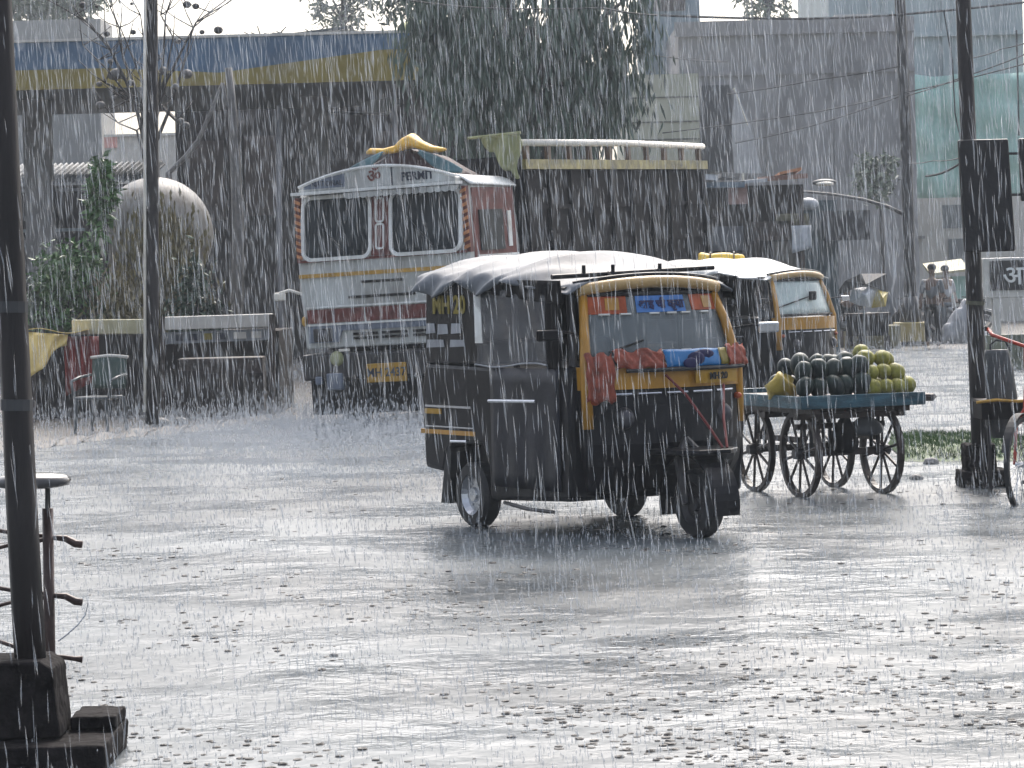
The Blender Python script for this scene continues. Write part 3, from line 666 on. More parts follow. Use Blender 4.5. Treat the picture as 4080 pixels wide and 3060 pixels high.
MB().loft([[(x, y * 1.08, 2.79 + 0.14 * (1 - y * y) - 0.02) for y in [-1 + i / 5 for i in range(11)]] + [(x, 1.0, 2.7), (x, -1.0, 2.7)] for x in (-0.2, -0.8, -1.45)]).build('cab_roof', TW, T)
# load body
bd = MB().span((-8.2, -1.2, 1.15), (-1.62, 1.2, 2.88)); bdo = bd.build('load_body', BOARD, T)
rb = MB()
for i in range(10):
    x = -1.68 - i * 0.71
    for s in (-1, 1): rb.span((x - 0.035, s * 1.2, 1.1), (x + 0.035, s * 1.25, 2.87))
for z in (1.5, 1.95, 2.4): 
    for s in (-1, 1): rb.span((-8.2, s * 1.2, z), (-1.63, s * 1.225, z + 0.05))
rb.build('side_rib', BOARD, bdo)
pk = MB().span((-8.2, 1.14, 2.883), (-1.62, 1.26, 3.0)); pk.build('top_plank', M('ochre_plank', (0.28, 0.24, 0.1), 0.5, var=0.5, scale=5, dark=(0.05, 0.045, 0.03)), T)
rl = MB().tube([(-1.65, 1.2, 3.2), (-5, 1.22, 3.22), (-8.2, 1.2, 3.2)], 0.042, 8)
rlo = rl.build('top_rail', RAILP, T, smooth=True)
for i in range(10):
    x = -1.8 - i * 0.69; MB().span((x - 0.04, 1.16, 3.0), (x + 0.04, 1.22, 3.18)).build('rail_post', WOOD, T)
MB().span((-1.617, -1.2, 1.15), (-1.53, 1.2, 3.05)).build('headboard', BOARD, T)
MB().span((-7.9, -0.5, 0.75), (-0.5, 0.5, 1.0)).build('chassis', DARKM, T)
for (x, s, d_) in ((-1.0, -1, 0), (-1.0, 1, 0), (-6.3, -1, 0), (-6.3, 1, 0), (-6.3, -1, .28), (-6.3, 1, .28)):
    wheel(T, (x, s * (0.98 - d_), 0.49), 0.49, 0.24, False)
for s in (-1, 1): MB().ring(0.6, 0.3, 0.03, 20, 'y', (-1.0, s * 1.0, 0.49), 0, math.pi).build('mudguard', DARKM, T)
# load on the cab roof
CT = truck.matrix_basis.copy() if False else None
def truck_pt(x, y, z): return Vector((tl.x, tl.y, 0)) + hv * x + lv * y + Vector((0, 0, z - math.tan(R(-1.2)) * 0 + y * 0.021))
o = truck_pt(-0.95, 0.0, 2.86)
def hump(u, v):
    a = -1 + 2 * u; b_ = -1 + 2 * v
    h = 0.42 * (1 - abs(a) ** 1.3) ** 0.75 * (1 - abs(b_) ** 3) + 0.02 * math.sin(u * 19) + 0.02 * math.sin(v * 17 + u * 5)
    return (b_ * 0.5, a * 0.9, max(0.0, h))
lb = thing('roof_load', 'peaked maroon tarpaulin bundle with teal edges lying on the lorry cab roof', 'tarpaulin load', tuple(o), (0, 0, math.atan2(hv.y, hv.x)))
lb.scale = (.85, .84, .84)
MB().grid(hump, 24, 14).build('tarpaulin', DKTARP, lb, smooth=True, solid=0.02)
for s in (-1, 1):
    MB().grid(lambda u, v: (0.40 + 0.05 * v, s * (0.28 + 0.66 * u), 0.42 * (1 - (0.28 + 0.66 * u) ** 1.3) ** 0.75 + 0.04 - (0.04 + 0.14 * math.sin(u * 3.1)) * v), 14, 4).build('teal_edge', BLUETARP, lb, smooth=True, solid=0.02)
MB().loft([[(0.2 + 0.16 * math.cos(q_) * k, y, 0.45 + dz + 0.075 * k * math.sin(q_)) for q_ in [2 * math.pi * j / 10 for j in range(10)]] for (y, dz, k) in ((-0.62, -0.05, 0.3), (-0.56, -0.03, 0.6), (-0.35, -0.04, 0.55), (-0.16, -0.02, 0.8), (-0.04, 0.05, 1.2), (0.1, 0.1, 1.3), (0.24, 0.02, 0.9), (0.4, -0.04, 0.7), (0.52, -0.05, 0.5), (0.6, -0.05, 0.2))]).build('sacking_roll', YCLOTH, lb, smooth=True)
sh = thing('sheet', 'pale yellow plastic sheet draped over the front corner of the lorry body', 'plastic sheet', tuple(truck_pt(-1.45, 1.05, 3.02)), (0, 0, math.atan2(hv.y, hv.x)))
def drape(u, v):
    top = 0.30 + 0.03 * u; hang_ = 0.5 * min(1, 0.12 + 1.15 * u) + 0.04 * math.sin(u * 15)
    return (0.12 - 0.05 * v + 0.035 * math.sin(u * 13 + v * 2), -0.32 + 0.48 * u + 0.04 * math.sin(v * 6) * u, top - hang_ * v)
MB().grid(drape, 20, 10).build('drape', PALEYEL, sh, smooth=True, solid=0.012)
MB().tube([(0.12, -0.5, 0.30), (0.12, 0.18, 0.34)], 0.02, 6).build('hem_pole', PALEYEL, sh)

T.scale = (1, 0.95, 1)
T.location += lv * 0.10
# ------------------------------------------------------------------ melon hand cart
TEAL = M('teal_board', (0.03, 0.08, 0.105), 0.45, var=0.6, scale=6, bump=0.2, stretch=(1, 1, 4))
PH = R(-70)
cc = P(3262, 1968, 22.5); cc.z = 0
cart = thing('handcart', 'four-wheeled wooden handcart with teal side boards carrying heaps of melons', 'handcart', tuple(cc), (0, 0, PH))
# x runs towards the camera (nose), y to the image right
BZ = 0.70
MB().span((-0.72, -0.445, BZ), (0.75, 0.445, BZ + 0.035)).build('deck', WOOD, cart)
bdw = MB()
bdw.span((0.752, -0.50, BZ - 0.035), (0.785, 0.50, BZ + 0.06)); bdw.build('side_board', TEAL, cart, bevel=0.006)
MB().span((-0.76, -0.47, BZ - 0.03), (-0.725, 0.47, BZ + 0.07)).build('side_board', TEAL, cart, bevel=0.006)
MB().span((-0.72, 0.448, BZ - 0.035), (0.75, 0.48, BZ + 0.055)).build('side_board', TEAL, cart, bevel=0.006)
MB().span((-0.72, -0.48, BZ - 0.035), (0.75, -0.448, BZ + 0.055)).build('side_board', TEAL, cart, bevel=0.006)
fr_ = MB()
for y in (-0.36, 0.36): fr_.span((-0.74, y - 0.03, BZ - 0.075), (0.745, y + 0.03, BZ - 0.001))
for x in (-0.55, 0.0, 0.55): fr_.span((x - 0.03, -0.44, BZ - 0.12), (x + 0.03, 0.44, BZ - 0.076))
fr_.build('under_frame', DARKWOOD, cart)
MB().tube([(0.74, 0.49, BZ + 0.02), (0.76, 0.57, BZ + 0.015), (0.76, 0.585, BZ + 0.03)], [0.03, 0.03, 0.022], 8).build('handle', DARKWOOD, cart)
WR = 0.325
for x in (-0.40, 0.40):
    ax = MB().span((x - 0.025, -0.36, WR - 0.025), (x + 0.025, 0.36, WR + 0.025)).build('axle', DARKWOOD, cart)
    for y in (-0.33, 0.33):
        st = MB().tube([(x - 0.05, y * 0.82, WR), (x - 0.07, y * 0.82, BZ - 0.1)], 0.016, 6).tube([(x + 0.05, y * 0.82, WR), (x + 0.07, y * 0.82, BZ - 0.1)], 0.016, 6).build('strut', DARKM, cart)
        wb = MB().ring(WR, 0.045, 0.035, 32, 'y').build('wheel', DARKWOOD, cart, loc=(x, y, WR))
        hb_ = MB().lathe([(0, -0.06), (0.035, -0.06), (0.045, -0.02), (0.045, 0.02), (0.035, 0.06), (0, 0.06)], 12, 'y').build('hub', DARKM, wb)
        sp = MB()
        for k in range(10):
            a = 2 * math.pi * k / 10 + 0.2; sp.tube([(0.035 * math.cos(a), 0, 0.035 * math.sin(a)), (0.3 * math.cos(a), 0, 0.3 * math.sin(a))], 0.011, 6)
        sp.build('spokes', DARKWOOD, wb)
for y in (-0.3, 0.3): MB().span((-0.4, y - 0.02, 0.40), (0.4, y + 0.02, 0.44)).build('reach_bar', DARKWOOD, cart)
MB().span((0.36, -0.36, 0.50), (0.40, 0.36, 0.54)).build('cross_bar', DARKWOOD, cart)
cart_m = Matrix.Translation(cc) @ Matrix.Rotation(PH, 4, 'Z')

WM = bpy.data.materials.new('watermelon_rind'); WM.use_nodes = True
nt = WM.node_tree; b = nt.nodes['Principled BSDF']; tc = nt.nodes.new('ShaderNodeTexCoord')
wv = nt.nodes.new('ShaderNodeTexWave'); wv.wave_type = 'RINGS'; wv.rings_direction = 'Z'; wv.inputs['Scale'].default_value = 4; wv.inputs['Distortion'].default_value = 5; nt.links.new(tc.outputs['Object'], wv.inputs['Vector'])
rp = nt.nodes.new('ShaderNodeValToRGB'); rp.color_ramp.elements[0].color = (0.008, 0.014, 0.013, 1); rp.color_ramp.elements[1].color = (0.02, 0.034, 0.028, 1)
nt.links.new(wv.outputs['Fac'], rp.inputs[0]); nt.links.new(rp.outputs[0], b.inputs['Base Color']); b.inputs['Roughness'].default_value = 0.42; b.inputs['Specular IOR Level'].default_value = 0.25
MM = M('muskmelon_rind', (0.21, 0.2, 0.035), 0.5, var=0.5, scale=14, bump=0.25, bscale=60)
def melon_mesh(mat, rx, rz, ribs):
    mb = MB(); n, k = 24, 14; vs = []
    for i in range(k + 1):
        th = math.pi * i / k
        for j in range(n):
            q_ = 2 * math.pi * j / n; rr_ = 1 - ribs * (0.5 - 0.5 * math.cos(q_ * 8)) * math.sin(th)
            vs.append((rx * math.sin(th) * math.cos(q_) * rr_, rx * math.sin(th) * math.sin(q_) * rr_, rz * math.cos(th) * (1 - 0.06 * (i < 2))))
    fs = [(i * n + j, (i + 1) * n + j, (i + 1) * n + (j + 1) % n, i * n + (j + 1) % n) for i in range(k) for j in range(n)]
    mb.add(vs, fs); return mb
ORD = ['first', 'second', 'third', 'fourth', 'fifth', 'sixth', 'seventh', 'eighth', 'ninth', 'tenth', 'eleventh', 'twelfth']
def melons(name, cat, group, proto, rows, noun, rx, rz):
    for (rowname, x, y0, dy, n, z) in rows:
        for i in range(n):
            p = cart_m @ Vector((x + random.uniform(-.015, .015), y0 + dy * i + random.uniform(-.012, .012), z + random.uniform(-.008, .008)))
            me = proto
            o = bpy.data.objects.new(name, me); COL.objects.link(o); o.location = p
            k = random.uniform(0.92, 1.1); o.scale = (k, k, k * random.uniform(0.95, 1.08)); o.rotation_euler = (random.uniform(-.5, .5), random.uniform(-.5, .5), random.uniform(0, 6))
            tag(o, f'{noun}, {ORD[i]} from left in the {rowname} of its heap', cat, group)
pw = melon_mesh(WM, 0.068, 0.084, 0.0).build('watermelon', WM, smooth=True); mw = pw.data; bpy.data.objects.remove(pw)
pm = melon_mesh(MM, 0.069, 0.064, 0.06).build('muskmelon', MM, smooth=True); mm_ = pm.data; bpy.data.objects.remove(pm)
D0 = BZ + 0.037
melons('watermelon', 'watermelon', 'dark watermelons heaped on the handcart', mw,
       [('front bottom row', 0.66, -0.40, 0.108, 4, D0 + 0.085), ('front upper row', 0.58, -0.37, 0.115, 4, D0 + 0.2), ('middle upper row', 0.42, -0.33, 0.12, 4, D0 + 0.235), ('hind bottom row', 0.1, -0.38, 0.13, 4, D0 + 0.085), ('hind upper row', 0.2, -0.33, 0.125, 4, D0 + 0.22)],
       'dark green watermelon', 0.082, 0.098)
for (nm, y, z) in (('lower', 0.045, 0.09), ('upper', 0.05, 0.215)):
    o = bpy.data.objects.new('watermelon', mw); COL.objects.link(o); o.location = cart_m @ Vector((0.66 - (nm == 'upper') * .05, y, D0 + z)); o.scale = (1.12,) * 3; o.rotation_euler = (0.2, 0.1, 1)
    tag(o, f'{nm} of two near-black watermelons bordering the yellow melons', 'watermelon', 'dark watermelons heaped on the handcart')
rows = [('front bottom row', 0.63, -0.0, 0.0, 0, 0)]
def mrow(rowname, pts):
    for i, (x, y, z) in enumerate(pts):
        o = bpy.data.objects.new('muskmelon', mm_); COL.objects.link(o); o.location = cart_m @ Vector((x, y, D0 + z))
        k = random.uniform(0.9, 1.08); o.scale = (k, k, k); o.rotation_euler = (random.uniform(-.6, .6), random.uniform(-.6, .6), random.uniform(0, 6))
        tag(o, f'yellow-green muskmelon, {ORD[i]} from left in the {rowname} of its heap', 'muskmelon', 'yellow-green muskmelons heaped on the handcart')
mrow('front bottom row', [(0.68, 0.125, 0.064), (0.68, 0.23, 0.066), (0.68, 0.325, 0.064), (0.66, 0.41, 0.07)])
mrow('middle row', [(0.62, 0.14, 0.17), (0.61, 0.25, 0.175), (0.6, 0.355, 0.165), (0.45, 0.4, 0.12), (0.3, 0.4, 0.12)])
mrow('top row', [(0.54, 0.14, 0.27), (0.53, 0.28, 0.27), (0.4, 0.37, 0.25), (0.36, 0.2, 0.31)])
mrow('rear row', [(0.42, 0.15, 0.07), (0.42, 0.28, 0.07), (0.22, 0.2, 0.07), (0.22, 0.33, 0.07), (0.2, 0.15, 0.18), (0.2, 0.28, 0.18)])
# things on and under the cart
yb = thing('yellow_bag', 'crumpled yellow plastic bag at the left end of the melon cart', 'bag', tuple(cart_m @ Vector((0.25, -0.40, D0 + 0.0))), (0, 0, 0.3))
MB().loft([[(k * 0.11 * math.cos(q_) * (1 + .25 * math.sin(3 * q_ + z * 40)), k * 0.085 * math.sin(q_) * (1 + .25 * math.cos(2 * q_ + z * 20)), z * .75 + .02 * math.sin(2 * q_)) for q_ in [2 * math.pi * j / 14 for j in range(14)]] for (z, k) in ((0.0, 0.8), (0.05, 1.05), (0.12, 1.0), (0.17, 0.8), (0.2, 0.6), (0.23, 0.3))]).build('sack', YCLOTH if False else M('yellow_plastic', (0.42, 0.31, 0.06), 0.35, var=0.3, scale=12), yb, smooth=True)
def hang(name, label, x, y, top, h, rx, ry, mat, cat):
    t_ = thing(name, label, cat, tuple(cart_m @ Vector((x, y, top - h))), (0, 0, PH))
    MB().loft([[(k * rx * math.cos(q_) * (1 + .1 * math.sin(4 * q_ + z * 9)), k * ry * math.sin(q_), z * h) for q_ in [2 * math.pi * j / 16 for j in range(16)]] for (z, k) in ((0, 0.55), (0.1, 0.95), (0.3, 1.05), (0.6, 0.9), (0.85, 0.6), (1.0, 0.3))]).build('sack', mat, t_, smooth=True)
    MB().tube([(0, 0, h * 0.97), (0, 0.01, h + 0.05)], 0.008, 6).build('cord', REDROPE, t_)
hang('hanging_bag', 'dark cloth bag hung under the middle of the melon cart', 0.5, -0.02, BZ - 0.12, 0.26, 0.09, 0.10, INNER, 'bag')
hang('hanging_bag', 'grey sack hung under the melon cart beside the dark bag', 0.45, 0.18, BZ - 0.12, 0.14, 0.09, 0.13, M('grey_sack', (0.08, 0.085, 0.09), 0.6, var=0.4), 'bag')
# ------------------------------------------------------------------ poles, signs
POLE = M('weathered_pole', (0.026, 0.022, 0.022), 0.5, var=0.5, scale=6, bump=0.25, stretch=(1, 1, 0.15))
GREYPOLE = M('grey_pole', (0.03, 0.029, 0.031), 0.4, var=0.35, scale=4, stretch=(1, 1, 0.2))
def pole(name, label, pts, Y, radii, mat, n=10):
    b0 = P(*pts[0], Y); t_ = thing(name, label, 'pole', tuple(b0))
    ps = [P(x, y, Y) - b0 for x, y in pts]
    MB().tube(ps, radii, n).build('shaft', mat, t_, smooth=True)
    return t_, b0
# near left pole with its plinth
YL = 10.6
lp, o = pole('utility_pole', 'thick leaning dark pole on a stepped plinth at the near left edge', [(122, 2650), (88, 2050), (58, 1400), (24, 700), (-8, -40), (-45, -900)], YL, [0.057, 0.056, 0.053, 0.05, 0.047, 0.044], POLE, 8)
pl = MB()
c = P(115, 3000, YL) - o
gz = -o.z
pl.prism([(c.x - 0.13, gz + 0.10), (c.x + 0.135, gz + 0.10), (c.x + 0.115, -0.0), (c.x + 0.07, 0.03), (c.x - 0.13, 0.03)], 'y', -0.14, 0.16)
chip(pl.build('pedestal', DCONC, lp, bevel=0.012))
chip(MB().span((c.x - 0.35, -0.3, gz), (c.x + 0.31, 0.34, gz + 0.10)).build('plinth', DCONC, lp, bevel=0.01))
chip(MB().span((c.x + 0.14, 0.05, gz + 0.103), (c.x + 0.305, 0.33, gz + 0.15)).build('plinth_block', DCONC, lp, bevel=0.008))
for (py, px, rr_) in ((1220, 49, 0.056), (1610, 67, 0.058)):
    a = P(px, py + 25, YL) - o; b_ = P(px, py - 20, YL) - o
    MB().tube([a, b_], rr_, 12).build('band', M('faded_band', (0.055, 0.056, 0.058), 0.6), lp)
# post with pad and tiers of arms behind it
YR = 11.15
def r_(x, y): return P(x, y, YR)
g0 = G(196, 0, 0) if False else Vector((P(196, 2600, YR).x, YR, 0.0))
rk = thing('arm_rack', 'rusty pipe post with rounded wet pad on top and three tiers of curved arms', 'rack', tuple(g0))
RUST = M('rusty_pipe', (0.05, 0.03, 0.026), 0.4, metal=0.2, var=0.5, scale=14, bump=0.2)
def L(x, y, dy=0.0): v = r_(x, y) - g0; v.y += dy; return v
MB().tube([(0, 0, 0), L(198, 2560), L(190, 2025)], 0.021, 10).build('post', RUST, rk, smooth=True)
MB().tube([L(190, 2030), L(190, 1900)], 0.010, 8).build('inner_rod', DARKM, rk, smooth=True)
PADM = M('wet_pad', (0.06, 0.058, 0.06), 0.16, var=0.3)
pc = L(130, 1915)
MB().lathe([(0, 0.028), (0.08, 0.026), (0.125, 0.018), (0.142, 0.0), (0.135, -0.018), (0.1, -0.026), (0, -0.028)], 28, 'z', (pc.x, pc.y, pc.z)).build('pad', PADM, rk, smooth=True)
for (y, tw) in ((2150, 1), (2380, 2), (2615, 3)):
    a = MB()
    a.tube([L(-60, y + 45, -.05), L(40, y + 20, -.02), L(120, y + 12), L(210, y - 8), L(262, y - 4), L(300, y + 16), L(328, y + 20)] if tw < 3 else [L(196, y), L(250, y + 3), L(300, y + 10), L(328, y + 12)],
           ([0.007, 0.007, 0.008, 0.009, 0.013, 0.015, 0.014] if tw < 3 else [0.008, 0.009, 0.009, 0.014]), 8)
    if tw < 3: a.tube([L(-60, y - 40, .05), L(60, y - 20, .04), L(196, y - 10, .02)], 0.008, 8)
    if tw == 3: a.tube([L(-60, y - 70, .05), L(60, y - 30, .04), L(196, y, .02)], 0.008, 8)
    a.build('arm', RUST, rk, smooth=True)
MB().tube([L(232, 2555), L(265, 2530), L(310, 2490), L(340, 2450), L(352, 2400)], [0.003, 0.003, 0.003, 0.0025, 0.002], 6).build('loose_wire', STEEL, rk)
# second pole with a pale pipe strapped beside it
Y2p = 32.5
p2, o2 = pole('utility_pole', 'dark roadside pole with pale conduit down its left edge, in front of the globe', [(606, 1690), (606, 1200), (606, 600), (604, -60), (600, -600)], Y2p, [0.078, 0.075, 0.07, 0.066, 0.06], POLE)
MB().tube([P(578, 1640, Y2p - .05) - o2, P(577, 600, Y2p - .05) - o2, P(579, -600, Y2p - .05) - o2], 0.016, 8).build('conduit', RAILP, p2, smooth=True)
# right pole with hanging black board
Y3 = 22.7
p3, o3 = pole('utility_pole', 'dark pole behind the black hanging board, rising from a block at the right', [(3912, 1935), (3895, 1500), (3872, 900), (3845, 200), (3830, -200), (3815, -700)], Y3, [0.068, 0.066, 0.062, 0.058, 0.056, 0.054], POLE)
chip(MB().box(P(3900, 1850, Y3) - o3, (0.24, 0.26, 0.32)).build('pedestal', DCONC, p3, bevel=0.02), .03)
chip(MB().box((0.0, 0.0, 0.05), (0.36, 0.34, 0.15)).build('plinth', DCONC, p3, bevel=0.015), .03)
MB().tube([P(3885, 1215, Y3) - o3, P(3886, 1200, Y3) - o3], 0.073, 12).build('band', M('faded_band2', (0.1, 0.1, 0.07), 0.5), p3)
YB = Y3 - 0.16
bc = P(3930, 780, YB)
BOARDM = M('black_board', (0.012, 0.011, 0.013), 0.4, var=0.4, bump=0.1)
sb = thing('sign_board', 'blank black board hung on the right-hand pole', 'sign board', tuple(bc))
cs = [P(x, y, YB) - bc for x, y in ((3815, 558), (4015, 553), (4046, 1000), (3842, 1006))]
MB().prism([(p.x, p.z) for p in cs], 'y', -0.03, 0.03).build('panel', BOARDM, sb, bevel=0.012)
br = MB()
for y in (612, 776): br.tube([P(4010, y, YB) - bc, P(4150, y - 2, YB) - bc], 0.011, 6)
br.tube([P(3850, 700, YB + .05) - bc, P(3880, 690, YB + .1) - bc], 0.02, 6).build('bracket', DARKM, sb)
sb2 = thing('sign_board', 'second black board joined by two bars, cut by the right edge of the picture', 'sign board', tuple(P(4140, 680, YB)))
c2 = P(4140, 680, YB)
MB().prism([(p.x, p.z) for p in [P(x, y, YB) - c2 for x, y in ((4056, 552), (4230, 548), (4250, 800), (4068, 802))]], 'y', -0.03, 0.03).build('panel', BOARDM, sb2, bevel=0.012)
# middle pole with lamp arm
Ym = 64.0
p4, o4 = pole('street_lamp', 'tall dark street pole with a long curved lamp arm, standing in a yellow block', [(3632, 1360), (3626, 1100), (3608, 500), (3583, -60), (3560, -700)], Ym, [0.13, 0.125, 0.12, 0.115, 0.11], GREYPOLE)
p4['category'] = 'street lamp'
MB().tube([P(x, y, Ym) - o4 for x, y in ((3608, 858), (3540, 825), (3440, 795), (3320, 775), (3230, 766), (3150, 762))], [0.04, 0.038, 0.034, 0.03, 0.028, 0.026], 8).build('lamp_arm', GREYPOLE, p4, smooth=True)
lc = P(3285, 727, Ym) - o4
MB().ell(lc, (0.27, 0.14, 0.075), 14, 8).build('lamp_head', M('lamp_housing', (0.03, 0.03, 0.03), 0.4), p4, smooth=True)
MB().ell((lc.x, lc.y - .1, lc.z - .03), (0.2, 0.1, 0.05), 12, 6).build('lamp_glass', RAILP, p4, smooth=True)
MB().tube([(0, 0, 0.4), (0, 0, 0.95)], [0.26, 0.15], 10).build('skirt', GREYPOLE, p4, smooth=True)
MB().box((0, 0, 0.2), (0.72, 0.6, 0.42)).build('base_block', M('yellow_block', (0.34, 0.27, 0.1), 0.5, var=0.35), p4, bevel=0.03)
# cables
def cable(label, pts, r=0.012):
    q_ = [P(x, y, Y) for x, y, Y in pts]
    o_ = thing('overhead_cable', label, 'cable', tuple(q_[0]))
    k = []
    for i in range(len(q_) - 1):
        for j in range(6):
            t_ = j / 6; k.append(q_[i].lerp(q_[i + 1], t_) - q_[0] + Vector((0, 0, -0.02 * math.sin(math.pi * t_))))
    k.append(q_[-1] - q_[0])
    MB().tube(k, r, 6).build('wire', RUBBER, o_)
cable('thick black overhead cable sagging across the top of the sky gap', [(2150, -30, 58), (2520, 55, 60), (3150, 75, 62), (3590, 58, 63.8), (4200, -5, 66)], 0.026)
cable('upper thin wire rising to the street lamp pole across the grey wall', [(2900, 375, 70), (3240, 320, 66), (3595, 262, 63.8)], 0.014)
cable('middle thin wire rising over the grey wall to the teal netting', [(2640, 530, 78), (3240, 448, 70), (3600, 370, 64), (4100, 250, 58)], 0.014)
cable('lowest thin wire over the stalls slanting up to the right', [(2930, 570, 72), (3240, 500, 68), (3596, 380, 64)], 0.012)
cable('looping service wire hanging left of the right-hand pole', [(3760, 40, 50), (3795, 240, 50), (3805, 450, 50), (3830, 560, 50)], 0.012)
cable('thin wire crossing the dark foliage of the big tree', [(2020, 140, 46), (2300, 170, 48), (2640, 225, 50), (2900, 245, 52)], 0.008)
cable('short wire ending at the black hanging board', [(3690, 702, 24), (3820, 655, 23)], 0.009)
cable('thin pole-top wire across the blue fascia towards the tree', [(1500, -20, 40), (1900, 30, 42), (2400, 30, 44), (2620, 60, 46)], 0.010)

cable('steep wire in front of the teal netting at the far right', [(3880, 230, 60), (3990, 195, 58), (4150, 150, 56)], 0.012)
cable('pair-like upper wire slanting over the teal netting to the right edge', [(3600, 385, 64), (3800, 320, 60), (4150, 190, 56)], 0.012)
cable('thin vertical wire running down the tall building near the right edge', [(4050, 120, 90), (4056, 350, 90), (4060, 540, 90)], 0.03)
cable('faint wire from the street lamp pole towards the black board', [(3620, 650, 64), (3720, 640, 50), (3830, 628, 40)], 0.009)
# ------------------------------------------------------------------ bicycle and bag at the right edge
def bicycle(label, loc, rz, mat):
    t = thing('bicycle', label, 'bicycle', loc, (0, R(3), rz))
    r_w = 0.33
    for x in (0, 1.02):
        wb = MB(); wb.ring(r_w, 0.035, 0.03, 36, 'y'); w_ = wb.build('wheel', RUBBER, t, loc=(x, 0, r_w))
        rm = MB(); rm.ring(r_w - 0.03, 0.022, 0.012, 30, 'y'); rm.lathe([(0, -.04), (0.02, -.04), (0.02, .04), (0, .04)], 10, 'y'); 
        for k in range(18):
            a = 2 * math.pi * k / 18; rm.tube([(0.018 * math.cos(a + .5), 0.02 * (-1) ** k, 0.018 * math.sin(a + .5)), (0.29 * math.cos(a), 0, 0.29 * math.sin(a))], 0.003, 4)
        rm.build('rim', STEEL, w_)
        MB().ring(r_w + 0.03, 0.055, 0.006, 18, 'y', (x, 0, r_w), R(20), R(170)).build('mudguard', RUBBER, t)
    f_ = MB()
    bb = (0.44, 0, 0.29); st = (0.30, 0, 0.82); hd_ = (0.86, 0, 0.86); hb2 = (0.89, 0, 0.72)
    for a, b_ in ((bb, st), (st, hd_), (bb, hb2), (hd_, hb2)): f_.tube([a, b_], 0.017, 8)
    for s in (-.05, .05): f_.tube([(0, s, r_w), bb], 0.011, 6).tube([(0, s, r_w), st], 0.010, 6)
    f_.build('frame', mat, t)
    fk = MB()
    for s in (-.05, .05): fk.tube([(1.02, s, r_w), (0.95, s, 0.6), hb2], 0.012, 6)
    fk.build('fork', mat, t)
    MB().tube([(0.85, 0, 0.86), (0.83, 0, 1.14)], 0.016, 8).tube([(0.70, -0.33, 1.27), (0.80, -0.25, 1.22), (0.84, 0, 1.14), (0.80, 0.25, 1.22), (0.70, 0.33, 1.27)], 0.014, 8).build('handlebar', mat, t, smooth=True)
    for s in (-.33, .33): MB().tube([(0.62, s, 1.285), (0.74, s * .97, 1.26)], 0.018, 8).build('grip', RUBBER, t)
    MB().loft([[(x, y * w_, 0.93 + 0.03 * (1 - abs(y)) + dz) for y in (-1, -.5, 0, .5, 1)] + [(x, w_ * .6, 0.89 + dz), (x, -w_ * .6, 0.89 + dz)] for x, w_, dz in ((0.14, 0.06, 0.01), (0.18, 0.1, 0.015), (0.27, 0.085, 0.005), (0.38, 0.035, 0.0), (0.43, 0.02, -.01))]).tube([st, (0.28, 0, 0.9)], 0.012, 6).build('saddle', RUBBER, t, smooth=True)
    MB().tube([(0.44, -0.03, 0.29), (0.5, -.08, 0.15)], 0.01, 6).tube([(0.44, 0.03, 0.29), (0.38, .08, 0.43)], 0.01, 6).span((0.45, -.16, .135), (0.55, -.08, .16)).span((0.33, .08, .42), (0.43, .16, .445)).build('crank', DARKM, t)
    cr_ = MB()
    for s in (-.07, .07): cr_.tube([(0.26, s, 0.72), (-0.2, s, 0.70)], 0.008, 6).tube([(-0.02, s, r_w), (-0.12, s, 0.70)], 0.007, 6)
    for x in (-.2, -.05, .1): cr_.tube([(x, -.07, .705), (x, .07, .705)], 0.007, 6)
    cr_.build('carrier', DARKM, t)
    return t
REDB = M('red_frame_paint', (0.35, 0.04, 0.02), 0.3, var=0.3, coat=0.3)
gq = G(4012, 1998); bike_ang = R(62)
bicycle('red bicycle standing behind the grey bag at the right edge of the street', (P(4255, 1990, 21.8).x, 21.8, 0), R(62 + 180), REDB)
bgp = P(3985, 1650, 22.2)
bg_ = thing('shopping_bag', 'bulging dark grey carrier bag with a loop handle between the pole and the bicycle', 'bag', tuple(P(3985, 1690, 22.2)))
GB = M('grey_bag', (0.06, 0.063, 0.066), 0.35, var=0.4, scale=8, bump=0.3, bscale=14)
MB().loft([[(k * 0.11 * math.cos(q_) * (1 + .08 * math.sin(3 * q_ + z * 9)) + sh, k * 0.08 * math.sin(q_), z) for q_ in [2 * math.pi * j / 18 for j in range(18)]] for (z, k, sh) in ((-.1, 0.5, 0), (0.0, 0.95, 0), (0.2, 1.05, 0.01), (0.4, 0.95, 0.0), (0.52, 0.85, -.01), (0.55, 0.8, -.01))]).build('sack', GB, bg_, smooth=True)
MB().tube([(-0.06, 0, 0.53), (-0.06, 0, 0.59), (-0.02, 0, 0.62), (0.05, 0, 0.61), (0.09, 0, 0.54)], 0.008, 6).build('bag_handle', RUBBER, bg_)
# a slim bench-like plank with brown strap under the bag
bk = thing('carrier_frame', 'low dark frame with an ochre strap under the grey bag beside the pole', 'cart frame', (bgp.x, 22.25, 0))
kz = P(3985, 1590, 22.25).z
MB().span((-0.16, -0.2, kz - 0.02), (0.26, 0.2, kz)).build('deck', DARKWOOD, bk)
MB().tube([(-0.2, -0.22, kz - 0.01), (-0.05, -0.22, kz + 0.005), (0.1, -0.22, kz - 0.01), (0.3, -0.22, kz)], 0.012, 6).build('strap', TYELL, bk)
MB().span((-0.16, -0.2, kz - 0.14), (0.26, 0.2, kz - 0.02)).build('side_board', INNER, bk)
for x in (-0.1, 0.22):
    for y in (-0.16, 0.16): MB().tube([(x, y, 0), (x, y, kz - 0.14)], 0.014, 6).build('leg', DARKM, bk)

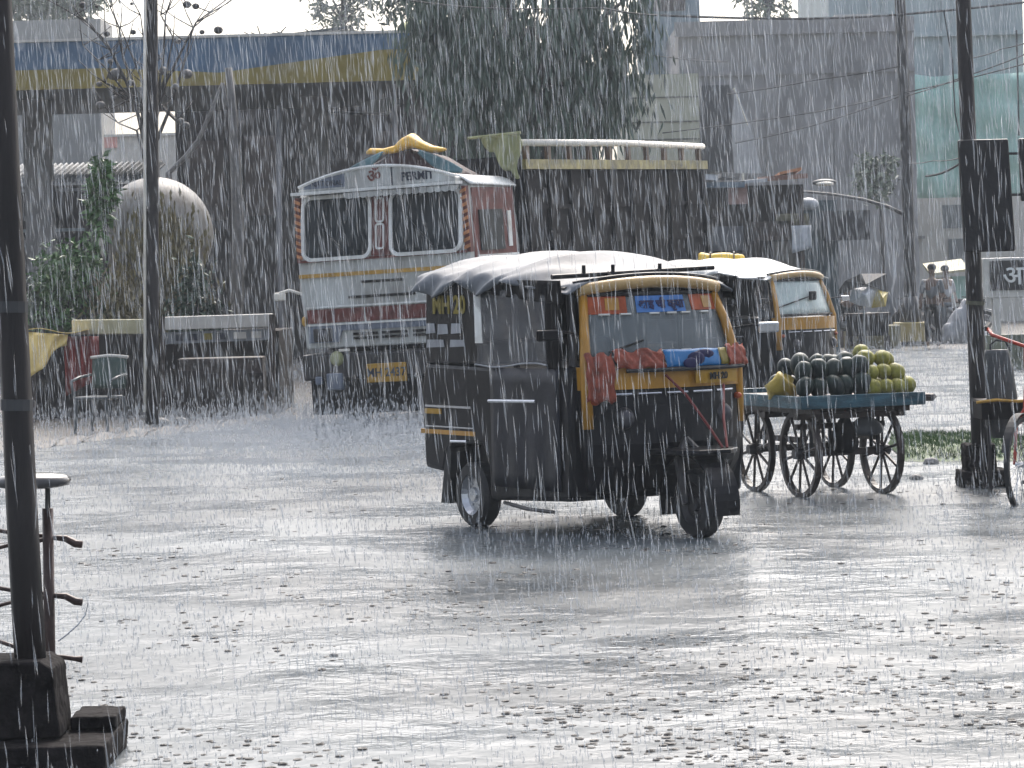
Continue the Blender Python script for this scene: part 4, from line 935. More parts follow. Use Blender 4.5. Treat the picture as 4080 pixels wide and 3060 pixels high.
# grass-topped kerb island on the right
ISL = M('mossy_island', (0.05, 0.09, 0.025), 0.6, var=0.6, scale=9, dark=(0.03, 0.045, 0.015), bump=0.6)
a, b_ = G(3610, 1842), G(4200, 1838)
hk = 0.13
isl = MB()
def isl_fn(u, v):
    p = a.lerp(b_, u); d = 2.6
    h = hk * min(1, 6 * v + .0) * min(1, 8 * (1 - v)) * min(1, u * 20 + 0.15)
    return (p.x + 0.15 * v * (1 - u), p.y + d * v + 0.03 * math.sin(u * 40), max(0.006, h * (0.9 + 0.1 * math.sin(u * 33 + v * 8))))
tag(MB().grid(isl_fn, 60, 14).build('kerb_island', ISL, smooth=True), kind='structure')
GRASSM = M('grass', (0.042, 0.085, 0.02), 0.6, var=0.5, scale=3)
n = 5000
u = rng.uniform(0.02, 1, n); v = rng.uniform(0.03, 0.9, n)
base = np.array([isl_fn(float(uu), float(vv)) for uu, vv in zip(u, v)])
hgt = rng.uniform(0.02, 0.06, n); off = rng.normal(size=(n, 2)) * 0.02
wv_ = np.stack([rng.uniform(-.006, .006, n), rng.uniform(-.006, .006, n), np.zeros(n)], 1)
V = np.stack([base - wv_, base + wv_, base + np.stack([off[:, 0], off[:, 1], hgt], 1)], 1).reshape(-1, 3)
soup('grass', V, np.arange(n * 3).reshape(-1, 3), GRASSM, kind='stuff')
# stones in the water by the cart
def stone(px, py, s, lab):
    p = G(px, py); mb = MB().ell((0, 0, s * 0.25), (s, s * 0.8, s * 0.6), 12, 8)
    rs = random.Random(px); mb.v = [(x * rs.uniform(.85, 1.15), y * rs.uniform(.85, 1.15), z) for x, y, z in mb.v]
    o_ = mb.build('stone', CONC, loc=(p.x, p.y, 0)); tag(o_, lab, 'stone')
stone(3650, 1912, 0.055, 'small dark stone poking out of the water right of the cart wheel')
stone(3710, 1850, 0.07, 'pale rounded stone at the left end of the mossy island')
stone(1330, 2618, 0.022, 'pebble breaking the water in the near road, left of the middle')
for i, (x, y, s) in enumerate(((930, 1640, .16), (1010, 1650, .12), (640, 1700, .13), (720, 1690, .1))):
    stone(x, y, s, 'rubble lump on the left verge, %s from the left' % ORD[[2, 3, 0, 1][i]])
# ------------------------------------------------------------------ left side: stall fronts, globe, plants, canopy
def wallbox(name, px0, px1, py0, py1, Y, depth, mat, parent=None, o=None, bevel=0.0):
    a = P(px0, py1, Y); b_ = P(px1, py0, Y)
    if o is not None: a = a - o; b_ = b_ - o
    lo_z = a.z
    return MB().span((a.x, a.y, lo_z), (b_.x, a.y + depth, b_.z)).build(name, mat, parent, bevel=bevel)
def gspan(px0, px1, py0, Y, depth, o):
    a = P(px0, py0, Y); b_ = P(px1, py0, Y); z = max(a.z, b_.z)
    return (a.x - o.x, Y - o.y, -o.z), (b_.x - o.x, Y + depth - o.y, z - o.z)
def base_thing(name, label, cat, px, Y, group=None):
    p = P(px, 1100, Y); p.z = 0
    return thing(name, label, cat, tuple(p), (0, 0, 0), group), p

DIRTYW = M('dirty_white_board', (0.52, 0.5, 0.46), 0.45, var=0.2, scale=3)
CREAMB = M('cream_awning_board', (0.42, 0.39, 0.25), 0.45, var=0.25, scale=3)
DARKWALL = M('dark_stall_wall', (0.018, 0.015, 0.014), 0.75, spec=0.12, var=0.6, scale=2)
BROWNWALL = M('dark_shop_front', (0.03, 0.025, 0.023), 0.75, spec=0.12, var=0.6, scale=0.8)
YS = 38.0
# stall one: cream fascia board, tarpaulin, red cloth
st1, o1 = base_thing('roadside_stall', 'dark roadside stall under a long cream board with a yellow tarpaulin corner and red cloth', 'stall', 350, YS)
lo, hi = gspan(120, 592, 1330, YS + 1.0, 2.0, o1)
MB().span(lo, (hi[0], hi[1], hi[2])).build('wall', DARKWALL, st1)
def slab(mb, x0, y0, x1, y1, hpx, Y, d, o_):
    a = P(x0, y0, Y) - o_; b_ = P(x1, y1, Y) - o_; h = hpx / 316.0 * YS / Y
    mb.add([(a.x, a.y, a.z - h), (b_.x, b_.y, b_.z - h), (b_.x, b_.y, b_.z), (a.x, a.y, a.z), (a.x, a.y + d, a.z - h), (b_.x, b_.y + d, b_.z - h), (b_.x, b_.y + d, b_.z), (a.x, a.y + d, a.z)],
           [(0, 1, 2, 3), (4, 7, 6, 5), (0, 4, 5, 1), (3, 2, 6, 7), (0, 3, 7, 4), (1, 5, 6, 2)]); return mb
slab(MB(), 285, 1275, 585, 1272, 58, YS, 0.25, o1).build('fascia_board', CREAMB, st1, bevel=0.01)
TP = M('cream_tarpaulin', (0.6, 0.45, 0.16), 0.35, var=0.25, scale=3)
def tarpf(u, v):
    a = P(95 + 175 * u, 1322 + 12 * u, YS - 0.5) - o1
    drop = (1.62 - 1.28 * u ** 0.8) * 0.42
    return (a.x + 0.06 * v * math.sin(u * 6), a.y - 0.35 * v * (1 - u) + 0.03 * math.sin(u * 14 + v * 5), a.z - drop * v + 0.03 * math.sin(u * 9) * v)
MB().grid(tarpf, 18, 10).build('tarpaulin', TP, st1, smooth=True, solid=0.012)
MB().grid(lambda u, v: tuple(P(95 + 260 * u, 1318, YS - 0.5 + 0.6 * v) - o1 + Vector((0, 0, 0.03 * math.sin(u * 7)))), 14, 4).build('tarpaulin_top', TP, st1, smooth=True, solid=0.012)
REDC = M('red_cloth', (0.22, 0.03, 0.025), 0.55, var=0.5, scale=5, stretch=(3, 3, .4))
def redf(u, v):
    a = P(256 + 135 * u, 1340, YS - 0.2) - o1
    return (a.x, a.y + 0.05 * math.sin(u * 21), a.z - v * (0.75 - 0.22 * u))
MB().grid(redf, 24, 6).build('red_cloth', REDC, st1, smooth=True, solid=0.01)
MB().tube([P(592, 1700, YS) - o1, P(592, 1270, YS) - o1], 0.04, 8).tube([P(130, 1750, YS) - o1, P(130, 1320, YS) - o1], 0.04, 8).build('post', DARKWOOD, st1)
# stall two: white fascia with strip of notices
st2, o2_ = base_thing('roadside_stall', 'dark roadside stall under a long clean white board with a strip of faded notices', 'stall', 850, YS)
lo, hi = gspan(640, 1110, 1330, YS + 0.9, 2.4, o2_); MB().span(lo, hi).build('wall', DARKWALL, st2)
slab(MB(), 638, 1264, 1080, 1250, 52, YS, 0.3, o2_).build('fascia_board', DIRTYW, st2, bevel=0.01)
nb = slab(MB(), 645, 1326, 1075, 1308, 46, YS + .1, 0.03, o2_).build('notice_strip', M('notice_strip', (0.2, 0.215, 0.235), 0.45, var=0.4, scale=9, stretch=(1, 1, .2)), st2)
for k, (x, w_, mt) in enumerate(((700, 30, TXT), (750, 40, TXT), (812, 34, OCHRE), (860, 38, TXT), (930, 50, DIRTYW), (1000, 40, DIRTYW))):
    slab(MB(), x, 1335 - (x - 645) * .04, x + w_, 1334 - (x - 645) * .04, 26, YS + .07, 0.02, o2_).build('notice', mt, nb)
MB().tube([P(648, 1690, YS) - o2_, P(648, 1262, YS) - o2_], 0.03, 8).tube([P(1085, 1660, YS) - o2_, P(1085, 1252, YS) - o2_], 0.04, 8).build('post', DARKWOOD, st2)
MB().span((P(700, 1300, YS).x - o2_.x, 0.05, 0.0), (P(1040, 1300, YS).x - o2_.x, 0.6, 0.75)).build('counter', DARKWOOD, st2, bevel=0.02)
for i, x in enumerate((720, 800, 905, 985)):
    p = P(x, 1500, YS) - o2_; MB().span((p.x, 0.02, 0.1), (p.x + 0.2, 0.045, 0.6 - .05 * (i % 2))).build('counter_panel', BROWNWALL, st2)
# chair
GREENPL = M('green_plastic', (0.035, 0.06, 0.05), 0.35, var=0.25); PALEPL = M('pale_plastic', (0.075, 0.085, 0.09), 0.35, var=0.2)
gc = G(400, 1722); ch = thing('chair', 'pale plastic chair with a green backrest standing in front of the left stall', 'chair', (gc.x, gc.y, 0), (0, 0, R(-20)))
MB().span((-0.22, -0.2, 0.38), (0.2, 0.22, 0.42)).build('seat', PALEPL, ch, bevel=0.015)
MB().grid(lambda u, v: (-0.02 + 0.44 * (u - .5) + 0.02, 0.24 + 0.05 * v - 0.03 * math.sin(math.pi * u), 0.5 + 0.36 * v), 8, 6).build('backrest', GREENPL, ch, smooth=True, solid=0.02)
MB().tube([(-0.24, 0.28, 0.86), (0.0, 0.27, 0.88), (0.24, 0.28, 0.86)], 0.022, 6).build('top_rail', DIRTYW, ch, smooth=True)
for (x, y) in ((-.2, -.18), (.18, -.18), (-.21, .22), (.2, .22)): MB().tube([(x * 1.1, y * 1.1, 0), (x, y, 0.4)], 0.02, 6).build('leg', PALEPL, ch)
for s in (-1, 1): MB().tube([(s * .23, .24, .66), (s * .25, 0, .64), (s * .25, -.2, .6), (s * .23, -.2, .4)], 0.018, 6).build('armrest', PALEPL, ch, smooth=True)
# globe with a bare podded tree above it
Yg = 42.0
og = P(620, 935, Yg); rgz = 0.79
gl = thing('globe_monument', 'big pale grey masonry globe streaked brown, on a round base behind the stalls', 'monument', (og.x, Yg, 0))
GLOBEM = M('globe_plaster', (0.2, 0.195, 0.185), 0.45, var=0.3, scale=2.5, dark=(0.075, 0.06, 0.042), stretch=(2.5, 2.5, 0.5), bump=0.2)
MB().ell((0, 0, og.z), (0.8, 0.8, 0.8), 40, 24).build('sphere', GLOBEM, gl, smooth=True)
MB().lathe([(0, 0), (0.9, 0), (0.9, 0.4), (0.7, 0.5), (0.6, og.z - .5), (0, og.z - .5)], 24, 'z').build('base', CONC, gl)
MB().tube([(0, 0, og.z + .78), (0.02, 0, og.z + 1.05)], [0.09, 0.06], 10).build('finial', CONC, gl)
BARK = M('pale_bark', (0.13, 0.125, 0.12), 0.6, var=0.35, scale=8, bump=0.3)
DBARK = M('dark_bark', (0.045, 0.04, 0.038), 0.6, var=0.35, scale=8)
def bare_tree(label, px, pyb, Y, tops, pods, thick):
    b0 = P(px, pyb, Y); t = thing('bare_tree', label, 'tree', (b0.x, Y, 0))
    o_ = Vector((b0.x, Y, 0)); st_ = P(px, pyb, Y) - o_
    MB().tube([(0, 0, 0), st_ * 0.5 + Vector((0.02, 0, 0)), st_], [thick * 1.4, thick * 1.2, thick], 8).build('trunk', DBARK, t, smooth=True)
    lb_ = MB()
    for path in tops:
        ps = [P(x, y, Y + random.uniform(-.3, .3)) - o_ for x, y in path]
        lb_.tube(ps, [max(0.008, thick * (0.75 - 0.6 * i / (len(ps) - 1))) for i in range(len(ps))], 6)
    rt = random.Random(4)
    for path in tops:
        for x, y in path[1:]:
            for _ in range(2):
                a0 = P(x, y, Y) - o_; ang = rt.uniform(R(25), R(155)); ln = rt.uniform(.25, .6)
                e0 = a0 + Vector((math.cos(ang) * ln, rt.uniform(-.2, .2), math.sin(ang) * ln)); lb_.tube([a0, a0.lerp(e0, .5) + Vector((0, 0, -.03)), e0], [.009, .007, .005], 4)
    lb_.build('branches', DBARK, t, smooth=True)
    for x, y, r_p in pods:
        p = P(x, y, Y + random.uniform(-.3, .1)) - o_
        MB().ell(p, (r_p * .85, r_p * .85, r_p * .72), 10, 7).build('seed_pod', DBARK if y < 170 else BARK, t, smooth=True)
    return t
bare_tree('leafless tree with round seed pods spreading above the globe monument', 590, 640, 41.0,
          [[(590, 640), (560, 480), (500, 320), (440, 200), (350, 90), (230, 20), (150, -20)], [(590, 640), (540, 420), (430, 280), (330, 180)], [(585, 600), (560, 400), (490, 230), (475, 110), (440, 30), (450, -40)], [(590, 560), (570, 330), (480, 110)], [(595, 640), (620, 430), (660, 300), (690, 150), (640, 60)], [(600, 560), (660, 330), (740, 170), (780, 90), (900, 0)], [(600, 620), (690, 400), (730, 260), (770, 110), (840, 50)],
           [(590, 700), (545, 520), (470, 490)], [(600, 560), (650, 240), (660, 60), (690, -30)], [(560, 400), (420, 330), (390, 240)], [(500, 320), (420, 160), (300, 60)], [(640, 420), (700, 480), (745, 500)], [(560, 420), (510, 400), (430, 440)], [(620, 500), (590, 300), (560, 60)]],
          [(425, 135, .055), (330, 20, .06), (385, 25, .03), (525, 15, .03), (870, 120, .075), (805, 128, .045), (780, 25, .06), (745, 18, .07), (530, 128, .05), (740, 500, .07), (720, 480, .05), (465, 295, .11), (450, 300, .09), (745, 295, .09), (650, 280, .07), (400, 420, .08), (520, 330, .06), (710, 165, .05), (395, 335, .05), (700, 345, .06), (455, 390, .05), (440, 245, .05)], 0.035)
# slim pale eucalyptus trunk
te = thing('slim_tree', 'slim pale forked trunk rising in front of the blue canopy', 'tree', (P(930, 1200, 44).x, 44, 0)); oe = Vector((P(930, 1200, 44).x, 44, 0))
def pe(*pp): return [P(x, y, 44) - oe for x, y in pp]
MB().tube([(0, 0, 0)] + pe((948, 900), (935, 600), (925, 420), (910, 270)), [0.1, 0.085, 0.075, 0.065, 0.055], 8).tube(pe((925, 430), (900, 420), (890, 330)), [0.05, .035, .02], 6).tube(pe((935, 600), (965, 500), (968, 480)), [0.05, .03, .02], 6).build('trunk', BARK, te, smooth=True)
td = thing('leaning_branch', 'pale bare branch slanting up to the right of the globe monument', 'branch', (P(670, 680, 43).x, 43, 0)); od = Vector((P(670, 680, 43).x, 43, 0))
MB().tube([(0, 0, 0), P(672, 690, 43) - od, P(740, 625, 43) - od, P(790, 560, 43) - od, P(840, 450, 43) - od, P(885, 330, 43) - od], [0.05, 0.045, 0.04, 0.035, 0.03, 0.02], 7).build('stem', BARK, td, smooth=True)
# thin pipe posts in the dark yard
for (x, y0, y1, lab) in ((1112, 420, 930, 'thin pale pipe post under the canopy, left of the lorry'), (1570, 150, 410, 'short grey downpipe in front of the canopy fascia above the lorry')):
    b0 = P(x, y1, 56); t_ = thing('pipe_post', lab, 'post', (b0.x, 56, 0)); MB().tube([(0, 0, 0), (0, 0, b0.z), tuple(P(x, y0, 56) - Vector((b0.x, 56, 0)))], 0.055, 8).build('pipe', STEEL if False else M('grey_pipe', (0.2, 0.2, 0.21), 0.4), t_, smooth=True)

# plants on the left
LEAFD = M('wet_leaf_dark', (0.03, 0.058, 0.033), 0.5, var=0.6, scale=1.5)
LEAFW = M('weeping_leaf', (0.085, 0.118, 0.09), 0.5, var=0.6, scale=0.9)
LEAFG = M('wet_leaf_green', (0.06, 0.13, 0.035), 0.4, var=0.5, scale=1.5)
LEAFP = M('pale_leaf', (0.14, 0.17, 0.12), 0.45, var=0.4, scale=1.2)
LEAFB = M('brown_dry_leaf', (0.15, 0.125, 0.055), 0.5, var=0.5, scale=1.5)
def clump_pts(n, cx, cy_, cz, rx, ry, rz, clumps, rg):
    cc_ = rg.normal(size=(clumps, 3)); cc_ /= np.linalg.norm(cc_, axis=1)[:, None]; cc_ *= rg.uniform(0.25, 0.95, (clumps, 1)) ** 0.6
    k = rg.integers(0, clumps, n); p = cc_[k] + rg.normal(size=(n, 3)) * rg.uniform(0.1, 0.24, (clumps, 1))[k]
    return p * np.array([rx, ry, rz]) + np.array([cx, cy_, cz])
def shrub(name, label, px, Y, top, rpx, n, mat, lw, droop, cat='shrub', bottom=None, seed=1, stems=5):
    rg = np.random.default_rng(seed); b0 = P(px, top, Y); z1 = b0.z; z0 = 0.1 if bottom is None else P(px, bottom, Y).z
    t = thing(name, label, cat, (b0.x, Y, 0)); r_ = rpx * Y / F
    pts = clump_pts(n, 0, 0, (z0 + z1) / 2, r_, r_ * 0.8, (z1 - z0) / 2, 22, rg)
    pts = pts[pts[:, 2] > 0.03]
    V, Fc = leaves(pts, lw[0], lw[1], droop, 1.0, rg); soup('crown', V, Fc, mat, parent=t)
    s = MB()
    for i in range(stems):
        a = rg.uniform(-1, 1) * r_ * 0.6; s.tube([(a * .3, 0, 0), (a * .6, .05, (z0 + z1) * .3), (a, 0, z0 + (z1 - z0) * .75)], [0.02, 0.016, 0.008], 5)
    s.build('stem', DBARK, t)
    return t
shrub('shrub', 'bushy dark green shrub between the near pole and the globe monument', 270, 40, 940, 165, 4200, LEAFG, (0.12, 0.05), 0.35, seed=2)
shrub('slender_plant', 'tall narrow bright green plant left of the globe monument', 402, 40.5, 600, 42, 520, LEAFG, (0.2, 0.07), 0.2, 'plant', bottom=950, seed=3, stems=3)
shrub('shrub', 'dry brown creeper hanging over the front of the globe monument', 610, 40.8, 800, 225, 6500, LEAFB, (0.14, 0.04), 0.85, seed=4)
shrub('shrub', 'dull green weedy shrub right of the dark roadside pole', 800, 40, 1000, 130, 2800, LEAFD, (0.12, 0.045), 0.5, seed=5)
shrub('shrub', 'low olive weeds behind the cream stall board', 480, 40, 1080, 150, 2600, LEAFB, (0.12, 0.04), 0.6, seed=6)
shrub('shrub', 'pale green bush at the far left beside the near pole', 130, 40, 1080, 90, 900, LEAFP, (0.12, 0.05), 0.4, seed=8)

# fuel station canopy
BLUEF = M('canopy_blue', (0.065, 0.125, 0.205), 0.5, var=0.3, scale=0.8)
YELF = M('canopy_yellow', (0.235, 0.18, 0.035), 0.5, var=0.25, scale=0.8)
SOFF = M('canopy_soffit', (0.045, 0.05, 0.05), 0.6, var=0.3)
YC = 55.0
oc = P(930, 1100, YC); oc.z = 0
can = thing('filling_station_canopy', 'flat filling station canopy with a blue fascia over a wavy yellow band', 'canopy', tuple(oc))
a = P(-500, 345, YC) - oc; b_ = P(1790, 330, YC) - oc; zt0 = P(-500, 168, YC).z; zb = P(600, 345, YC).z; zt = P(600, 158, YC).z
x0, x1 = a.x, b_.x
MB().span((x0, 0.0, zb), (x1, 8.0, zt - 0.03)).build('slab', SOFF, can)
MB().span((x0, -0.06, zb), (x1, -0.002, zt)).build('fascia', BLUEF, can)
wave = []
for i in range(61):
    u = i / 60; x = x0 + (x1 - x0) * u; px = 930 + x * F / YC
    yy = 268 if px < 450 else (268 + 30 * min(1, (px - 450) / 450) if px < 900 else 298 - 75 * min(1, (px - 900) / 650))
    wave.append((x, P(600, yy, YC).z - (P(600, 345, YC).z - zb)))
MB().prism([(x0, zb - 0.01)] + wave + [(x1, zb - 0.01)], 'y', -0.085, -0.062).build('yellow_band', YELF, can)
MB().span((x0, -0.1, zt + 0.003), (x1, 0.1, zt + 0.05)).build('edge_trim', DIRTYW, can)
for px in (1250, 1690): 
    p = P(px, 500, YC + 4) - oc; MB().span((p.x - .25, 4, 0), (p.x + .25, 4.5, zb - 0.002)).build('column', CONC, can)
MB().box((P(150, 500, YC + 3).x - oc.x, 3, 0.0 + zb / 2), (0.5, 0.5, zb - .004)).build('column', CONC, can)
# dark buildings under and behind the canopy
Yb = 66.0
sh1, os_ = base_thing('shop_building', 'long dark brown shop building under the canopy behind the lorry', 'building', 1300, Yb)
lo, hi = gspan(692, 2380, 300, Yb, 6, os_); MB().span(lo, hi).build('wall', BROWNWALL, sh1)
for i, (x, w_, y0, y1) in enumerate(((760, 130, 560, 880), (980, 120, 540, 860), (1500, 150, 520, 800), (2200, 120, 480, 640))):
    a = P(x, y1, Yb) - os_; b_ = P(x + w_, y0, Yb) - os_; MB().span((a.x, -0.05, a.z), (b_.x, 0.04, b_.z)).build('shutter', M('brown_shutter', (0.075, 0.058, 0.05), 0.5, var=0.4, scale=2), sh1)
g_, og_ = base_thing('awning', 'small pale tilted awning under the canopy above the lorry', 'awning', 1520, 60)
pa = [P(x, y, 60) - og_ for x, y in ((1445, 408), (1560, 385), (1592, 392), (1545, 452), (1440, 446))]
MB().prism([(p.x, p.z) for p in pa], 'y', 0, 0.5).build('panel', DIRTYW if False else M('grey_awning', (0.3, 0.33, 0.33), 0.4), g_)
MB().tube([(pa[0].x, .3, pa[0].z - .2), (P(1250, 440, 60).x - og_.x, 0.3, pa[0].z - .12)], 0.03, 6).build('bar', PALEPL, g_)
GREYW = M('grey_render_wall', (0.3, 0.3, 0.29), 0.6, var=0.18, scale=0.7)
w1, ow = base_thing('plastered_wall', 'pale grey blank wall seen under the canopy at the far left', 'wall', 250, 72)
lo, hi = gspan(-300, 398, 300, 72, 0.4, ow); MB().span(lo, hi).build('masonry', GREYW, w1)
w2, ow2 = base_thing('house', 'cream low house with a white parapet seen through the gap under the canopy', 'house', 540, 95)
lo, hi = gspan(380, 720, 548, 95, 6, ow2); MB().span(lo, hi).build('wall', M('cream_render', (0.5, 0.48, 0.44), 0.6, var=0.15), w2)
MB().span((lo[0], -.1, hi[2] + .003), (hi[0], 6, hi[2] + .08)).build('parapet', DIRTYW, w2)
a = P(405, 590, 95) - ow2; MB().span((a.x, -0.06, a.z), (a.x + .5, 0.02, a.z + .35)).build('pink_sign', M('pink_sign', (0.6, 0.3, 0.26), 0.5), w2)
cr_, oc2 = base_thing('tin_shed', 'low shed with a grey corrugated tin roof behind the shrubs at left', 'shed', 300, 58)
CORR = M('corrugated_tin', (0.25, 0.26, 0.27), 0.35, metal=0.3, var=0.25)
aL = P(-200, 735, 58) - oc2; aR = P(590, 722, 58) - oc2; bt = P(300, 650, 60).z
MB().grid(lambda u, v: (aL.x + (aR.x - aL.x) * u, 3.0 * v, aL.z + (bt - aL.z) * v + 0.05 * math.sin(u * 2 * math.pi * 34)), 272, 3).build('roof', CORR, cr_, smooth=True, solid=0.02)
MB().span((aL.x, 0.4, 0), (aR.x - .2, 3.0, aL.z - .06)).build('wall', DARKWALL, cr_)
for (y, mt) in ((765, M('pale_lintel', (0.2, 0.21, 0.22), 0.4)), (925, M('teal_shelf', (0.16, 0.2, 0.21), 0.4))):
    a = P(100, y, 58).z; MB().span((aL.x, 0.3, a), (P(560 if y < 800 else 330, y, 58).x - oc2.x, 0.398, a + .06)).build('ledge', mt, cr_)
# rooftop tank on the canopy and far hazy trees
tk = thing('water_tank', 'pale green-yellow water tank standing on the canopy roof', 'water tank', tuple(P(1680, 137, 58)))
MB().lathe([(0, 0), (0.44, 0), (0.46, .06), (0.44, .1), (0.4, .14), (0.36, .2), (0.3, .24), (0, .25)], 24, 'z').build('body', M('tank_plastic', (0.5, 0.52, 0.24), 0.4, var=0.15), tk, smooth=True)
MB().lathe([(0, .25), (.16, .25), (.15, .29), (0, .3)], 16, 'z').build('lid', M('tank_lid', (0.42, 0.45, 0.22), 0.4), tk, smooth=True)
db = thing('roof_debris', 'scrap sheets and twigs lying on the canopy roof left of the tank', 'debris', tuple(P(1200, 148, 58)))
dm = MB()
for i in range(26):
    a = random.uniform(-.9, 1.3); dm.tube([(a, random.uniform(-.3, .3), 0.0), (a + random.uniform(-.25, .25), random.uniform(-.3, .3), random.uniform(.03, .22))], 0.012, 5)
dm.build('twigs', DBARK, db)
MB().box((0.4, 0, .1), (1.0, .4, .05), ry=-.1).box((-.2, .1, .05), (.7, .4, .04), ry=.08).build('sheets', PALEPL, db)

# ------------------------------------------------------------------ trees
def tree(name, label, px, Y, top, bot, rpx, n, mat, lw, droop, seed, clumps=40, trunk_r=0.18, depth=1.0, bark=DBARK):
    rg = np.random.default_rng(seed); b0 = P(px, top, Y); z1 = b0.z; z0 = P(px, bot, Y).z; r_ = rpx * Y / F
    t = thing(name, label, 'tree', (b0.x, Y, 0))
    cc_ = rg.normal(size=(clumps, 3)); cc_ /= np.linalg.norm(cc_, axis=1)[:, None]; cc_ *= rg.uniform(0.3, 0.95, (clumps, 1)) ** 0.5
    mid, hz_ = (z0 + z1) / 2, (z1 - z0) / 2
    sc_ = np.array([r_, r_ * depth, hz_]); cw = cc_ * sc_ + np.array([0, 0, mid])
    k = rg.integers(0, clumps, n); sp = (rg.uniform(0.05, 0.17, (clumps, 1)) if droop > .6 else rg.uniform(0.10, 0.2, (clumps, 1)))[k]
    off = rg.normal(size=(n, 3)) * sp * np.array([r_, r_ * depth, hz_ * (0.8 + droop)])
    if droop > .6: off[:, 2] -= np.abs(rg.normal(size=n)) * hz_ * 0.16
    pts = cw[k] + off; pts = pts[pts[:, 2] > 0.6]
    V, Fc = leaves(pts, lw[0], lw[1], droop, 1.0, rg); soup('crown', V, Fc, mat, parent=t)
    tb = MB(); tb.tube([(0, 0, 0), (0.05, 0, z0 * .6 + .3), (0, 0, mid)], [trunk_r, trunk_r * .8, trunk_r * .45], 8)
    for i in range(min(14, clumps)):
        c = cw[i]; s_ = Vector((0, 0, z0 + (mid - z0) * rg.uniform(.2, .9))); e_ = Vector(c)
        tb.tube([s_, s_.lerp(e_, .5) + Vector((0, 0, .15)), e_], [trunk_r * .4, trunk_r * .25, trunk_r * .08], 5)
    tb.build('trunk', bark, t, smooth=True)
    return t
tree('weeping_tree', 'large dark tree with drooping foliage behind the lorry', 2110, 47, -380, 590, 500, 12500, LEAFW, (0.30, 0.05), 0.78, 21, 80, 0.22, 0.7)
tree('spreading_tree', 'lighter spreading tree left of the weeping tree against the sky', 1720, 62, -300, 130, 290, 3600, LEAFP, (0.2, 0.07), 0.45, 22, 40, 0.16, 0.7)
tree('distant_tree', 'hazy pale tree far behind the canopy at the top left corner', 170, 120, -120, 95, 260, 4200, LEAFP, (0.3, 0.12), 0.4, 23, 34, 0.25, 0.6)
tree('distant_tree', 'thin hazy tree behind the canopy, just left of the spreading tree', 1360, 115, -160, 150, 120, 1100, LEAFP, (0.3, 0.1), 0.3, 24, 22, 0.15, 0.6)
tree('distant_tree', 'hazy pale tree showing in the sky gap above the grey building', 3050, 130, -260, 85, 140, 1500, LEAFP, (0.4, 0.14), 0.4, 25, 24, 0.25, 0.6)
rb_, orb = base_thing('parapet_wall', 'pale grey rooftop parapet behind the canopy at the upper left', 'wall', 260, 100)
lo, hi = gspan(-400, 400, 95, 100, 3, orb); MB().span(lo, hi).build('masonry', GREYW, rb_)

# ------------------------------------------------------------------ right side buildings
GB1 = M('grey_concrete_building', (0.25, 0.245, 0.248), 0.6, var=0.35, scale=0.9, bump=0.2, bscale=3, stretch=(1, 1, .25))
Y1 = 84.0
b1, ob1 = base_thing('apartment_block', 'grey unpainted concrete block filling the middle right behind the stalls', 'building', 3180, Y1)
lo, hi = gspan(2700, 3640, 98, Y1, 8, ob1); MB().span(lo, hi).build('wall', GB1, b1)
MB().span((lo[0] - .1, -.12, hi[2] - .35), (hi[0], -0.003, hi[2] + .06)).build('parapet_band', GB1, b1)
for (x, y0, y1) in ((3060, 150, 800), (3330, 150, 800)):
    a = P(x, y1, Y1) - ob1; b_ = P(x + 26, y0, Y1) - ob1; MB().span((a.x, -.1, 0), (b_.x, -.003, hi[2] - .36)).build('pilaster', GB1, b1)
MB().span((lo[0], -.08, P(3000, 300, Y1).z), (hi[0], -.004, P(3000, 285, Y1).z)).build('floor_line', GB1, b1)
a = P(2795, 690, Y1) - ob1; b_ = P(2910, 340, Y1) - ob1; MB().span((a.x, -.25, a.z), (b_.x, -.102, b_.z)).build('dark_panel', M('dark_slate_panel', (0.05, 0.052, 0.058), 0.5), b1)
CW = M('cream_yellow_wall', (0.42, 0.42, 0.33), 0.6, var=0.15, scale=0.6)
b0_, ob0 = base_thing('house', 'pale yellowish house wall with thin dark courses between the tree and the grey block', 'house', 2680, 78)
lo, hi = gspan(2480, 2782, 300, 78, 5, ob0); MB().span(lo, hi).build('wall', CW, b0_)
for y in (392, 490, 560): a = P(2590, y, 78).z; MB().span((lo[0], -.03, a), (hi[0], -.002, a + .035)).build('course_line', M('course_line', (0.12, 0.12, 0.1), 0.6), b0_)
tl_, ot = base_thing('tower_house', 'pale blue-grey upper building at the left of the sky gap', 'building', 2660, 90)
lo, hi = gspan(2560, 2790, -60, 90, 4, ot); MB().span(lo, (lo[0] + (hi[0] - lo[0]) * .98, hi[1], hi[2])).build('wall', M('blue_grey_wall', (0.2, 0.25, 0.28), 0.6, var=0.2), tl_)
a = P(2600, 45, 90) - ot; b_ = P(2730, -5, 90) - ot; MB().span((a.x, -.06, a.z), (b_.x, .02, b_.z)).build('louvre', M('brown_louvre', (0.08, 0.07, 0.065), 0.5), tl_)
WCL = M('white_cloth', (0.6, 0.62, 0.66), 0.5, var=0.1)
fl, of_ = base_thing('banner_cloth', 'white triangular cloth hanging against the grey block above the stalls', 'banner', 2960, 80)
tri = [P(x, y, 80) - of_ for x, y in ((2915, 480), (2930, 350), (2990, 500), (3035, 690), (2925, 690))]
MB().prism([(p.x, p.z) for p in tri], 'y', -.02, .02).build('cloth', M('hung_cloth', (0.42, 0.43, 0.45), 0.5, var=0.2), fl)
MB().tube([P(2925, 350, 80) - of_, P(2980, 500, 80) - of_], 0.03, 6).tube([(P(2960, 690, 80) - of_).x * Vector((1, 0, 0)), P(2960, 690, 80) - of_], 0.04, 6).build('pole', RAILP, fl)
